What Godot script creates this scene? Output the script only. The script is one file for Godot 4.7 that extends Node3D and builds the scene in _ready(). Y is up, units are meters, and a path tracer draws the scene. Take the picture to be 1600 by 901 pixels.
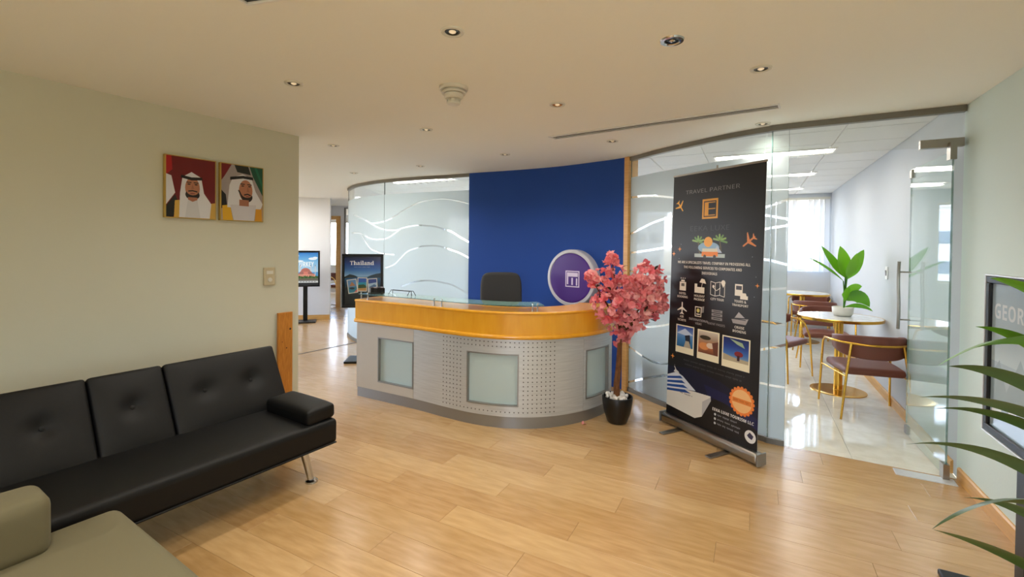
extends Node3D

# ---- plan of the place (x, z in metres; the lobby ceiling is at 2.62, the cafe ceiling at 2.68) ----
const CEIL := 2.62
const CAFE_CEIL := 2.68
const WALL_TIP := Vector2(-2.013, -4.314)      # free end of the left wall
const LEFT_ALONG := Vector2(0.53841, -0.84268)  # along the left wall, deeper
const LEFT_OUT := Vector2(0.84268, 0.53841)     # from the left wall into the lobby
const REAR_LEFT := Vector2(-4.49, -0.438)
const REAR_RIGHT := Vector2(0.150, 2.526)
const DOOR_END := Vector2(3.17, -3.227)         # where the glass meets the right wall
const FAR_RIGHT := Vector2(5.99, -8.6)
const FAR_LEFT := Vector2(-2.6, -13.11)
const RIGHT_ALONG := Vector2(0.4648, -0.8854)   # along the right wall, deeper
const RIGHT_IN := Vector2(-0.8854, -0.4648)     # from the right wall into the rooms

# openings in the lobby ceiling for the air vents: middle, direction, half length, half width
const VENT_HOLES := [[Vector2(1.12, -3.755), Vector2(0.8329, 0.5535), 0.905, 0.054], [Vector2(-1.03, -1.823), Vector2(0.9689, 0.2474), 0.125, 0.095]]

var M := {}
var used_names := {}
var curve := PackedVector2Array()
var curve_len := PackedFloat32Array()
var rng := RandomNumberGenerator.new()


# ---------------------------------------------------------------- mesh builder
class MB:
	var v := PackedVector3Array()
	var n := PackedVector3Array()
	var t := PackedVector2Array()

	func tri(a: Vector3, b: Vector3, c: Vector3, na: Vector3, nb: Vector3, nc: Vector3, ua := Vector2.ZERO, ub := Vector2.ZERO, uc := Vector2.ZERO) -> void:
		if (c - a).cross(b - a).dot(na + nb + nc) < 0.0:
			v.append(a); v.append(c); v.append(b)
			n.append(na); n.append(nc); n.append(nb)
			t.append(ua); t.append(uc); t.append(ub)
		else:
			v.append(a); v.append(b); v.append(c)
			n.append(na); n.append(nb); n.append(nc)
			t.append(ua); t.append(ub); t.append(uc)

	func quad(a: Vector3, b: Vector3, c: Vector3, d: Vector3, na: Vector3, nb: Vector3, nc: Vector3, nd: Vector3, ua := Vector2.ZERO, ub := Vector2.ZERO, uc := Vector2.ZERO, ud := Vector2.ZERO) -> void:
		tri(a, b, c, na, nb, nc, ua, ub, uc)
		tri(a, c, d, na, nc, nd, ua, uc, ud)

	func face(a: Vector3, b: Vector3, c: Vector3, d: Vector3, ref: Vector3, ua := Vector2(0, 1), ub := Vector2(1, 1), uc := Vector2(1, 0), ud := Vector2(0, 0)) -> void:
		var g := (b - a).cross(d - a).normalized()
		if g.dot(ref) < 0.0:
			g = -g
		quad(a, b, c, d, g, g, g, g, ua, ub, uc, ud)

	# box with rounded edges; k rings in the rounding, m cells across each flat
	func rbox(size: Vector3, r: float, at := Vector3.ZERO, bs := Basis.IDENTITY, k := 1, m := 1, deform = null) -> void:
		var h := size / 2.0
		r = minf(r, minf(h.x, minf(h.y, h.z)) * 0.999)
		for ax in 3:
			var bx := (ax + 1) % 3
			var cx := (ax + 2) % 3
			var gb := _grid(h[bx], r, k, m)
			var gc := _grid(h[cx], r, k, m)
			for sg in [-1.0, 1.0]:
				var ps := []
				for i in gb.size():
					var row := []
					for j in gc.size():
						var p := Vector3.ZERO
						p[ax] = sg * h[ax]
						p[bx] = gb[i]
						p[cx] = gc[j]
						var inner := p.clamp(-(h - Vector3.ONE * r), h - Vector3.ONE * r)
						var dir := (p - inner).normalized()
						var q := inner + dir * r
						if deform != null:
							q = deform.call(q, dir)
						row.append([at + bs * q, (bs * dir).normalized(), Vector2(gb[i], gc[j])])
					ps.append(row)
				for i in gb.size() - 1:
					for j in gc.size() - 1:
						var a = ps[i][j]
						var b = ps[i + 1][j]
						var c = ps[i + 1][j + 1]
						var d = ps[i][j + 1]
						quad(a[0], b[0], c[0], d[0], a[1], b[1], c[1], d[1], a[2], b[2], c[2], d[2])

	func _grid(h: float, r: float, k: int, m: int) -> PackedFloat32Array:
		var g := PackedFloat32Array()
		for i in k:
			g.append(-h + r * (1.0 - cos(PI / 2 * i / k)) if k > 1 else -h)
		for i in m + 1:
			g.append(lerpf(-h + r, h - r, float(i) / m))
		for i in k:
			g.append(h - r * (1.0 - cos(PI / 2 * (k - 1 - i) / k)) if k > 1 else h)
		return g

	func box(a: Vector3, b: Vector3, r := 0.0) -> void:
		rbox((b - a).abs(), maxf(r, 0.0004), (a + b) / 2.0)

	func tube(pts: Array, rad, sides := 8, cap := true) -> void:
		var count := pts.size()
		var rings := []
		var up := Vector3.UP
		for i in count:
			var d: Vector3 = (pts[mini(i + 1, count - 1)] - pts[maxi(i - 1, 0)]).normalized()
			if i == 0:
				up = Vector3.UP if absf(d.y) < 0.9 else Vector3.RIGHT
			var x := up.cross(d).normalized()
			up = d.cross(x).normalized()
			var ring := []
			var rr: float = rad[i] if rad is Array else rad
			for s in sides:
				var a := TAU * s / sides
				var nn := x * cos(a) + up * sin(a)
				ring.append([pts[i] + nn * rr, nn, Vector2(float(s) / sides, float(i))])
			rings.append(ring)
		for i in count - 1:
			for s in sides:
				var a = rings[i][s]
				var b = rings[i][(s + 1) % sides]
				var c = rings[i + 1][(s + 1) % sides]
				var d = rings[i + 1][s]
				quad(a[0], b[0], c[0], d[0], a[1], b[1], c[1], d[1], a[2], b[2], c[2], d[2])
		if cap:
			for e in [0, count - 1]:
				var nn: Vector3 = (pts[0] - pts[1]).normalized() if e == 0 else (pts[count - 1] - pts[count - 2]).normalized()
				for s in sides:
					tri(pts[e], rings[e][s][0], rings[e][(s + 1) % sides][0], nn, nn, nn)

	# profile: (radius, height) pairs turned about the y axis; bs turns the result
	func lathe(prof: Array, segs := 24, at := Vector3.ZERO, bs := Basis.IDENTITY, smooth_profile := false) -> void:
		for i in prof.size() - 1:
			var a: Vector2 = prof[i]
			var b: Vector2 = prof[i + 1]
			if a.distance_to(b) < 1e-6:
				continue
			var na := Vector2(b.y - a.y, -(b.x - a.x)).normalized()
			var nb := na
			if smooth_profile:
				var nprev := na
				if i > 0:
					nprev = Vector2(a.y - prof[i - 1].y, -(a.x - prof[i - 1].x)).normalized()
				var nnext := na
				if i < prof.size() - 2:
					nnext = Vector2(prof[i + 2].y - b.y, -(prof[i + 2].x - b.x)).normalized()
				nb = (na + nnext).normalized()
				na = (na + nprev).normalized()
			for s in segs:
				var t0 := TAU * s / segs
				var t1 := TAU * (s + 1) / segs
				var d0 := Vector3(cos(t0), 0, sin(t0))
				var d1 := Vector3(cos(t1), 0, sin(t1))
				quad(at + bs * (d0 * a.x + Vector3.UP * a.y), at + bs * (d1 * a.x + Vector3.UP * a.y), at + bs * (d1 * b.x + Vector3.UP * b.y), at + bs * (d0 * b.x + Vector3.UP * b.y),
					bs * (d0 * na.x + Vector3.UP * na.y), bs * (d1 * na.x + Vector3.UP * na.y), bs * (d1 * nb.x + Vector3.UP * nb.y), bs * (d0 * nb.x + Vector3.UP * nb.y),
					Vector2(float(s) / segs, a.y), Vector2(float(s + 1) / segs, a.y), Vector2(float(s + 1) / segs, b.y), Vector2(float(s) / segs, b.y))

	# profile of (offset, height) pairs carried along a plan line; positive offsets lie to the right hand when walking the line backwards (towards +z for a line that runs +x)
	func sweep(path: PackedVector2Array, prof: Array, closed := true, caps := true) -> void:
		var count := path.size()
		var outs := PackedVector2Array()
		var miter := PackedFloat32Array()
		var arc := PackedFloat32Array()
		for i in count:
			var d0 := (path[i] - path[maxi(i - 1, 0)]).normalized() if i > 0 else (path[1] - path[0]).normalized()
			var d1 := (path[mini(i + 1, count - 1)] - path[i]).normalized() if i < count - 1 else d0
			var d := (d0 + d1).normalized()
			outs.append(Vector2(-d.y, d.x))
			miter.append(1.0 / maxf(0.3, d.dot(d0)))
			arc.append(0.0 if i == 0 else arc[i - 1] + path[i].distance_to(path[i - 1]))
		var mid := Vector2.ZERO
		for q in prof:
			mid += q
		mid /= prof.size()
		var pn := prof.size()
		var vacc := 0.0
		for j in (pn if closed else pn - 1):
			var a: Vector2 = prof[j]
			var b: Vector2 = prof[(j + 1) % pn]
			var nn := Vector2(b.y - a.y, -(b.x - a.x)).normalized()
			if nn.dot((a + b) / 2.0 - mid) < 0.0:
				nn = -nn
			var vb := vacc + a.distance_to(b)
			for i in count - 1:
				var q := []
				for e in [[i, a, vacc], [i + 1, a, vacc], [i + 1, b, vb], [i, b, vb]]:
					var o: Vector2 = outs[e[0]]
					var p: Vector2 = path[e[0]] + o * e[1].x * miter[e[0]]
					q.append([Vector3(p.x, e[1].y, p.y), Vector3(o.x * nn.x, nn.y, o.y * nn.x), Vector2(arc[e[0]], e[2])])
				quad(q[0][0], q[1][0], q[2][0], q[3][0], q[0][1], q[1][1], q[2][1], q[3][1], q[0][2], q[1][2], q[2][2], q[3][2])
			vacc = vb
		if caps and closed:
			var flat := PackedVector2Array(prof)
			var ids := Geometry2D.triangulate_polygon(flat)
			for e in [0, count - 1]:
				var dir := (path[1] - path[0]).normalized() * -1.0 if e == 0 else (path[count - 1] - path[count - 2]).normalized()
				var nn := Vector3(dir.x, 0, dir.y)
				for k in range(0, ids.size(), 3):
					var w := []
					for m in 3:
						var o2: Vector2 = path[e] + outs[e] * flat[ids[k + m]].x * miter[e]
						w.append(Vector3(o2.x, flat[ids[k + m]].y, o2.y))
					tri(w[0], w[1], w[2], nn, nn, nn)

	# flat plate of any outline (x, z) between two heights, its upper edge bevelled by r
	func slab(poly: PackedVector2Array, y0: float, y1: float, r := 0.0, bottom := true, uv_org := Vector2.ZERO, uv_x := Vector2.RIGHT) -> void:
		var top := poly
		if r > 0.0:
			var small := Geometry2D.offset_polygon(poly, -r)
			if small.size() == 1 and small[0].size() == poly.size():
				# offset_polygon may start elsewhere: pair each corner with the nearest
				top = PackedVector2Array()
				for c in poly:
					var best := 0
					for i in small[0].size():
						if small[0][i].distance_to(c) < small[0][best].distance_to(c):
							best = i
					top.append(small[0][best])
			else:
				r = 0.0
		var uv_y := Vector2(-uv_x.y, uv_x.x)
		var ids := Geometry2D.triangulate_polygon(top)
		for k in range(0, ids.size(), 3):
			var a := top[ids[k]]
			var b := top[ids[k + 1]]
			var c := top[ids[k + 2]]
			tri(Vector3(a.x, y1, a.y), Vector3(b.x, y1, b.y), Vector3(c.x, y1, c.y), Vector3.UP, Vector3.UP, Vector3.UP,
				Vector2((a - uv_org).dot(uv_x), (a - uv_org).dot(uv_y)), Vector2((b - uv_org).dot(uv_x), (b - uv_org).dot(uv_y)), Vector2((c - uv_org).dot(uv_x), (c - uv_org).dot(uv_y)))
		if bottom:
			ids = Geometry2D.triangulate_polygon(poly)
			for k in range(0, ids.size(), 3):
				var a := poly[ids[k]]
				var b := poly[ids[k + 1]]
				var c := poly[ids[k + 2]]
				tri(Vector3(a.x, y0, a.y), Vector3(b.x, y0, b.y), Vector3(c.x, y0, c.y), Vector3.DOWN, Vector3.DOWN, Vector3.DOWN, a, b, c)
		var cw := Geometry2D.is_polygon_clockwise(poly)
		for i in poly.size():
			var a := poly[i]
			var b := poly[(i + 1) % poly.size()]
			var d := (b - a).normalized()
			var o := Vector2(d.y, -d.x)
			if cw:
				o = -o
			var ya := y1 - r
			face(Vector3(a.x, y0, a.y), Vector3(b.x, y0, b.y), Vector3(b.x, ya, b.y), Vector3(a.x, ya, a.y), Vector3(o.x, 0, o.y))
			if r > 0.0:
				var a2 := top[i]
				var b2 := top[(i + 1) % poly.size()]
				face(Vector3(a.x, ya, a.y), Vector3(b.x, ya, b.y), Vector3(b2.x, y1, b2.y), Vector3(a2.x, y1, a2.y), Vector3(o.x, 1, o.y))

	# pointed leaf along a bent line: lengthwise p0 - p1 - p2, folded a little along the midrib
	func leaf(p0: Vector3, p1: Vector3, p2: Vector3, width: float, side: Vector3, fold := 0.2, segs := 10, base_w := 0.25, peak := 0.45) -> void:
		var rows := []
		for i in segs + 1:
			var f := float(i) / segs
			var p := p0.lerp(p1, f).lerp(p1.lerp(p2, f), f)
			var d := ((p1 - p0) * (1.0 - f) + (p2 - p1) * f).normalized()
			var sd := (side - d * side.dot(d)).normalized()
			var up := sd.cross(d).normalized()
			var w := 0.0
			if f < peak:
				w = lerpf(base_w, 1.0, sin(f / peak * PI / 2))
			else:
				w = pow(cos((f - peak) / (1.0 - peak) * PI / 2), 0.8)
			w = maxf(w, 0.01) * width / 2.0
			rows.append([p + sd * w + up * w * fold, p, p - sd * w + up * w * fold, (up - sd * fold).normalized(), up, (up + sd * fold).normalized(), f])
		for i in segs:
			var a = rows[i]
			var b = rows[i + 1]
			for k in 2:
				quad(a[k], a[k + 1], b[k + 1], b[k], a[k + 3], a[k + 4], b[k + 4], b[k + 3],
					Vector2(k * 0.5, a[6]), Vector2(k * 0.5 + 0.5, a[6]), Vector2(k * 0.5 + 0.5, b[6]), Vector2(k * 0.5, b[6]))

	# one smooth normal for each place
	func smooth() -> void:
		var sum := {}
		for i in range(0, v.size(), 3):
			var g := (v[i + 2] - v[i]).cross(v[i + 1] - v[i])
			for k in 3:
				var key := Vector3i((v[i + k] * 20000.0).round())
				sum[key] = sum.get(key, Vector3.ZERO) + g
		for i in v.size():
			n[i] = sum[Vector3i((v[i] * 20000.0).round())].normalized()

	func mesh() -> ArrayMesh:
		var arr := []
		arr.resize(Mesh.ARRAY_MAX)
		arr[Mesh.ARRAY_VERTEX] = v
		arr[Mesh.ARRAY_NORMAL] = n
		arr[Mesh.ARRAY_TEX_UV] = t
		var am := ArrayMesh.new()
		am.add_surface_from_arrays(Mesh.PRIMITIVE_TRIANGLES, arr)
		return am


# ---------------------------------------------------------------- flat print
class Ink:
	var im: Image
	var w := 0
	var h := 0

	func _init(ww: int, hh: int, c: Color) -> void:
		w = ww
		h = hh
		im = Image.create(w, h, false, Image.FORMAT_RGBA8)
		im.fill(c)

	func rect(x: float, y: float, ww: float, hh: float, c: Color) -> void:
		im.fill_rect(Rect2i(roundi(x), roundi(y), maxi(1, roundi(ww)), maxi(1, roundi(hh))), c)

	func poly(pts: Array, c: Color) -> void:
		var y0 := 1e9
		var y1 := -1e9
		for p in pts:
			y0 = minf(y0, p.y)
			y1 = maxf(y1, p.y)
		for y in range(maxi(0, floori(y0)), mini(h - 1, ceili(y1)) + 1):
			var xs := []
			var yy := y + 0.5
			for i in pts.size():
				var a: Vector2 = pts[i]
				var b: Vector2 = pts[(i + 1) % pts.size()]
				if (a.y <= yy) != (b.y <= yy):
					xs.append(a.x + (yy - a.y) / (b.y - a.y) * (b.x - a.x))
			xs.sort()
			for i in range(0, xs.size() - 1, 2):
				var a := maxi(0, roundi(xs[i]))
				var b := mini(w, roundi(xs[i + 1]))
				if b > a:
					im.fill_rect(Rect2i(a, y, b - a, 1), c)

	func ell(cx: float, cy: float, rx: float, ry: float, c: Color, turn := 0.0) -> void:
		var pts := []
		for i in 28:
			var a := TAU * i / 28
			pts.append(Vector2(cx, cy) + Vector2(cos(a) * rx, sin(a) * ry).rotated(turn))
		poly(pts, c)

	func line(pts: Array, wd: float, c: Color) -> void:
		for i in pts.size() - 1:
			var a: Vector2 = pts[i]
			var b: Vector2 = pts[i + 1]
			var o := (b - a).normalized().orthogonal() * wd / 2.0
			poly([a + o, b + o, b - o, a - o], c)
			if wd > 3.0:
				ell(b.x, b.y, wd / 2, wd / 2, c)

	func bands(x: float, y: float, ww: float, hh: float, cs: Array) -> void:
		for i in int(hh):
			var f := i / hh * (cs.size() - 1)
			var k := mini(int(f), cs.size() - 2)
			rect(x, y + i, ww, 1, cs[k].lerp(cs[k + 1], f - k))

	# words drawn from the outlines of the letters; (x, y) is the middle of the line of writing
	func text(s: String, x: float, y: float, high: float, c: Color, face := "Droid Sans", bold := false, align := 0, stretch := 0.0) -> void:
		var tm := TextMesh.new()
		var f := SystemFont.new()
		f.font_names = PackedStringArray([face])
		f.font_weight = 700 if bold else 400
		tm.font = f
		tm.font_size = 64
		tm.pixel_size = 1.0
		tm.depth = 0.0
		tm.text = s
		var arr := tm.get_mesh_arrays()
		var vs: PackedVector3Array = arr[Mesh.ARRAY_VERTEX]
		var ids = arr[Mesh.ARRAY_INDEX]
		if vs.is_empty():
			return
		var lo := Vector2(1e9, 1e9)
		var hi := -lo
		for q in vs:
			lo = lo.min(Vector2(q.x, q.y))
			hi = hi.max(Vector2(q.x, q.y))
		var k := high / maxf(1.0, hi.y - lo.y)
		var kx := k if stretch <= 0.0 else stretch / (hi.x - lo.x)
		var mid := (lo + hi) / 2.0
		if align < 0:
			mid.x = lo.x
		elif align > 0:
			mid.x = hi.x
		var order := []
		if ids != null and ids.size() > 0:
			order = Array(ids)
		else:
			order = range(vs.size())
		for i in range(0, order.size(), 3):
			var tr := []
			for m in 3:
				var q := vs[order[i + m]]
				tr.append(Vector2(x + (q.x - mid.x) * kx, y - (q.y - mid.y) * k))
			poly(tr, c)

	func tex() -> ImageTexture:
		im.generate_mipmaps()
		return ImageTexture.create_from_image(im)


# ---------------------------------------------------------------- naming and placing
func numbered(called: String) -> String:
	var k: int = used_names.get(called, -1) + 1
	used_names[called] = k
	return called if k == 0 else "%s_%03d" % [called, k]

func tag(o: Node3D, label: String, category: String, group := "") -> void:
	o.set_meta("label", label)
	o.set_meta("category", category)
	if group:
		o.set_meta("group", group)

func thing(called: String, label: String, category: String, at := Vector3.ZERO, turn := 0.0, group := "") -> Node3D:
	var o := Node3D.new()
	o.name = numbered(called)
	add_child(o)
	o.position = at
	o.rotation.y = turn
	tag(o, label, category, group)
	return o

func part(parent: Node3D, called: String, shape, mat: Material, label := "") -> MeshInstance3D:
	var o := MeshInstance3D.new()
	o.name = numbered(called) if parent == self else called
	o.mesh = shape.mesh() if shape is MB else shape
	o.material_override = mat
	o.cast_shadow = GeometryInstance3D.SHADOW_CASTING_SETTING_ON
	parent.add_child(o, true)
	if label:
		o.set_meta("label", label)
	return o

func single(called: String, label: String, category: String, shape, mat: Material, group := "") -> MeshInstance3D:
	var o := part(self, called, shape, mat)
	tag(o, label, category, group)
	return o

func struct(called: String, shape, mat: Material, label := "") -> MeshInstance3D:
	var o := part(self, called, shape, mat, label)
	o.set_meta("kind", "structure")
	return o

func again(o: Node3D, label: String, at: Vector3, turn := 0.0) -> Node3D:
	var c := o.duplicate() as Node3D
	c.name = numbered(String(o.name).rstrip("0123456789").rstrip("_"))
	add_child(c)
	c.position = at
	c.rotation.y = turn
	c.set_meta("label", label)
	return c

func v3(p: Vector2, y: float) -> Vector3:
	return Vector3(p.x, y, p.y)

func spline(cp: Array, steps := 8) -> PackedVector2Array:
	var out := PackedVector2Array()
	for i in cp.size() - 1:
		var p0: Vector2 = cp[maxi(i - 1, 0)]
		var p1: Vector2 = cp[i]
		var p2: Vector2 = cp[i + 1]
		var p3: Vector2 = cp[mini(i + 2, cp.size() - 1)]
		for k in steps:
			var t := float(k) / steps
			out.append(0.5 * (2.0 * p1 + (p2 - p0) * t + (2.0 * p0 - 5.0 * p1 + 4.0 * p2 - p3) * t * t + (-p0 + 3.0 * p1 - 3.0 * p2 + p3) * t * t * t))
	out.append(cp[-1])
	return out

func lengths(path: PackedVector2Array) -> PackedFloat32Array:
	var out := PackedFloat32Array([0.0])
	for i in range(1, path.size()):
		out.append(out[i - 1] + path[i].distance_to(path[i - 1]))
	return out

func on_path(path: PackedVector2Array, ln: PackedFloat32Array, s: float) -> Vector2:
	for i in range(1, path.size()):
		if ln[i] >= s:
			return path[i - 1].lerp(path[i], (s - ln[i - 1]) / maxf(1e-6, ln[i] - ln[i - 1]))
	return path[-1]

func out_of(path: PackedVector2Array, ln: PackedFloat32Array, s: float) -> Vector2:
	var d := (on_path(path, ln, s + 0.02) - on_path(path, ln, s - 0.02)).normalized()
	return Vector2(-d.y, d.x)

func cut(path: PackedVector2Array, ln: PackedFloat32Array, a: float, b: float) -> PackedVector2Array:
	var out := PackedVector2Array([on_path(path, ln, a)])
	for i in path.size():
		if ln[i] > a + 0.004 and ln[i] < b - 0.004:
			out.append(path[i])
	out.append(on_path(path, ln, b))
	return out

func rect_prof(o0: float, o1: float, y0: float, y1: float) -> Array:
	return [Vector2(o0, y0), Vector2(o1, y0), Vector2(o1, y1), Vector2(o0, y1)]

# straight wall with openings [from, to, bottom, top] measured along it
func wall_mesh(a: Vector2, b: Vector2, y1: float, o0: float, o1: float, holes: Array) -> MB:
	var m := MB.new()
	var d := (b - a).normalized()
	var whole := a.distance_to(b)
	var at := 0.0
	for hole in holes + [[whole, whole, 0.0, 0.0]]:
		if hole[0] - at > 0.001:
			m.sweep(PackedVector2Array([a + d * at, a + d * hole[0]]), rect_prof(o0, o1, 0.0, y1))
		if hole[1] > hole[0]:
			var pth := PackedVector2Array([a + d * hole[0], a + d * hole[1]])
			if hole[2] > 0.001:
				m.sweep(pth, rect_prof(o0, o1, 0.0, hole[2]))
			if hole[3] < y1 - 0.001:
				m.sweep(pth, rect_prof(o0, o1, hole[3], y1))
		at = hole[1]
	return m


# ---------------------------------------------------------------- materials
func mat(key: String, c: Color, rough := 0.6, metal := 0.0) -> StandardMaterial3D:
	if M.has(key):
		return M[key]
	var m := StandardMaterial3D.new()
	m.resource_name = key
	m.albedo_color = c
	m.roughness = rough
	m.metallic = metal
	M[key] = m
	return m

func noise_tex(sd: int, freq: float, lo: Color, hi: Color, fractal := 4, size := 512) -> NoiseTexture2D:
	var f := FastNoiseLite.new()
	f.seed = sd
	f.frequency = freq
	f.fractal_octaves = fractal
	var t := NoiseTexture2D.new()
	t.width = size
	t.height = size
	t.seamless = true
	t.noise = f
	var g := Gradient.new()
	g.set_color(0, lo)
	g.set_color(1, hi)
	t.color_ramp = g
	return t

func grain(key: String, sd: int, lo: Color, hi: Color, rough: float, sc: Vector3, off := Vector3.ZERO, tri := false) -> StandardMaterial3D:
	var m := mat(key, Color.WHITE, rough)
	m.albedo_texture = noise_tex(sd, 0.012, lo, hi, 4)
	m.uv1_scale = sc
	m.uv1_offset = off
	m.uv1_triplanar = tri
	return m

func bump(m: StandardMaterial3D, sd: int, freq: float, strength: float, sc := 1.0) -> StandardMaterial3D:
	var f := FastNoiseLite.new()
	f.seed = sd
	f.frequency = freq
	var t := NoiseTexture2D.new()
	t.width = 256
	t.height = 256
	t.seamless = true
	t.noise = f
	m.heightmap_enabled = true
	m.heightmap_texture = t
	m.heightmap_scale = strength
	m.uv1_triplanar = true
	m.uv1_scale = Vector3.ONE * sc
	return m

func see_through(key: String, c: Color, a: float, rough := 0.02) -> StandardMaterial3D:
	var m := mat(key, Color(c.r, c.g, c.b, a), rough)
	m.transparency = BaseMaterial3D.TRANSPARENCY_ALPHA
	return m

func printed(key: String, t: Texture2D, rough := 0.5) -> StandardMaterial3D:
	var m := mat(key, Color.WHITE, rough)
	m.albedo_texture = t
	m.texture_repeat = false
	return m

func make_materials() -> void:
	bump(mat("wall_paint", Color(0.825, 0.82, 0.735), 0.75), 3, 0.05, 0.03, 3.0)
	bump(mat("ceiling_paint", Color(0.965, 0.96, 0.925), 0.85), 4, 0.05, 0.03, 3.0)
	bump(mat("cafe_paint", Color(0.785, 0.80, 0.815), 0.7), 5, 0.05, 0.03, 3.0)
	bump(mat("cool_lit_paint", Color(0.82, 0.87, 0.845), 0.75), 6, 0.05, 0.03, 3.0)  # right lobby wall: the cool daylight falling on it is mixed into the colour
	bump(mat("hall_paint", Color(0.90, 0.895, 0.89), 0.7), 8, 0.05, 0.03, 3.0)
	mat("cafe_panel", Color(0.88, 0.88, 0.87), 0.9)
	mat("grid_metal", Color(0.93, 0.93, 0.92), 0.5)
	bump(mat("blue_cloth", Color(0.085, 0.265, 0.585), 0.8), 7, 0.2, 0.08, 6.0)
	grain("oak_trim", 11, Color(0.78, 0.575, 0.31), Color(0.87, 0.675, 0.40), 0.4, Vector3(0.7, 5, 0.7), Vector3.ZERO, true)
	grain("band_wood", 13, Color(0.865, 0.60, 0.125), Color(0.905, 0.655, 0.165), 0.26, Vector3(1.6, 0.35, 1.4), Vector3.ZERO)
	M.band_wood.clearcoat_enabled = true
	M.band_wood.clearcoat = 0.4
	M.band_wood.clearcoat_roughness = 0.15
	var tones := [[Color(0.70, 0.55, 0.36), Color(0.78, 0.635, 0.44)], [Color(0.68, 0.53, 0.335), Color(0.76, 0.61, 0.415)], [Color(0.72, 0.575, 0.385), Color(0.795, 0.655, 0.465)], [Color(0.69, 0.54, 0.35), Color(0.785, 0.64, 0.445)], [Color(0.665, 0.51, 0.325), Color(0.76, 0.61, 0.42)]]
	for i in 5:
		var w := grain("plank_%d" % i, 20 + i, tones[i][0], tones[i][1], 0.24, Vector3(0.55, 3.2, 1), Vector3(0.37 * i, 0.21 * i, 0))
		w.clearcoat_enabled = true
		w.clearcoat = 0.5
		w.clearcoat_roughness = 0.24
	mat("under_floor", Color(0.30, 0.20, 0.11), 0.6)
	mat("tile_bed", Color(0.62, 0.60, 0.54), 0.8)
	for i in 3:
		var t := grain("tile_%d" % i, 30 + i, Color(0.85, 0.825, 0.755).lightened(0.03 * i), Color(0.92, 0.905, 0.855), 0.06, Vector3(0.9, 0.9, 1), Vector3(0.3 * i, 0.1, 0))
		t.metallic_specular = 0.6
	mat("rail_metal", Color(0.47, 0.455, 0.42), 0.45, 0.4)
	mat("duct_steel", Color(0.36, 0.365, 0.37), 0.5, 0.4)
	mat("joint_strip", Color(0.34, 0.30, 0.26), 0.5, 0.4)
	mat("steel", Color(0.62, 0.60, 0.57), 0.32, 1.0)
	mat("chrome", Color(0.80, 0.80, 0.80), 0.12, 1.0)
	var alu := grain("brushed", 41, Color(0.75, 0.765, 0.765), Color(0.83, 0.845, 0.845), 0.42, Vector3(0.5, 12, 1))
	alu.metallic = 0.45
	mat("cream_board", Color(0.77, 0.74, 0.69), 0.4)
	mat("kick_metal", Color(0.60, 0.60, 0.59), 0.4, 0.7)
	mat("frosted_inset", Color(0.72, 0.79, 0.785), 0.5)
	mat("hole_dark", Color(0.40, 0.40, 0.40), 0.5, 0.5)
	see_through("clear_glass", Color(0.86, 0.95, 0.92), 0.06, 0.01)
	see_through("door_glass", Color(0.70, 0.90, 0.84), 0.16, 0.01)
	mat("bright_metal", Color(0.84, 0.85, 0.86), 0.3, 0.35)
	see_through("shelf_glass", Color(0.62, 0.80, 0.76), 0.35, 0.03)
	see_through("glass_edge", Color(0.36, 0.52, 0.50), 0.5, 0.05)
	var leather := bump(mat("black_leather", Color(0.024, 0.024, 0.026), 0.55), 51, 0.3, 0.05, 5.0)
	leather.metallic_specular = 0.42
	var cloth := bump(mat("beige_cloth", Color(0.43, 0.40, 0.295), 0.9), 53, 0.5, 0.12, 7.0)
	cloth.rim_enabled = true
	cloth.rim = 0.3
	mat("black_metal", Color(0.045, 0.045, 0.05), 0.4, 0.3)
	mat("black_plastic", Color(0.05, 0.05, 0.055), 0.5)
	mat("white_plastic", Color(0.86, 0.85, 0.80), 0.4)
	mat("cream_plastic", Color(0.78, 0.73, 0.60), 0.45)
	mat("gold", Color(0.86, 0.66, 0.27), 0.22, 1.0)
	bump(mat("brown_leather", Color(0.43, 0.225, 0.15), 0.45), 55, 0.3, 0.04, 5.0)
	grain("marble", 61, Color(0.80, 0.79, 0.77), Color(0.95, 0.95, 0.94), 0.1, Vector3(1.5, 1.5, 1.5), Vector3.ZERO, true)
	mat("grey_cloth", Color(0.19, 0.19, 0.195), 0.8)
	grain("bark", 63, Color(0.30, 0.17, 0.085), Color(0.52, 0.34, 0.18), 0.9, Vector3(6, 2, 6), Vector3.ZERO, true)
	mat("pot_black", Color(0.035, 0.037, 0.042), 0.35)
	mat("pebble", Color(0.88, 0.86, 0.83), 0.7)


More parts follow.
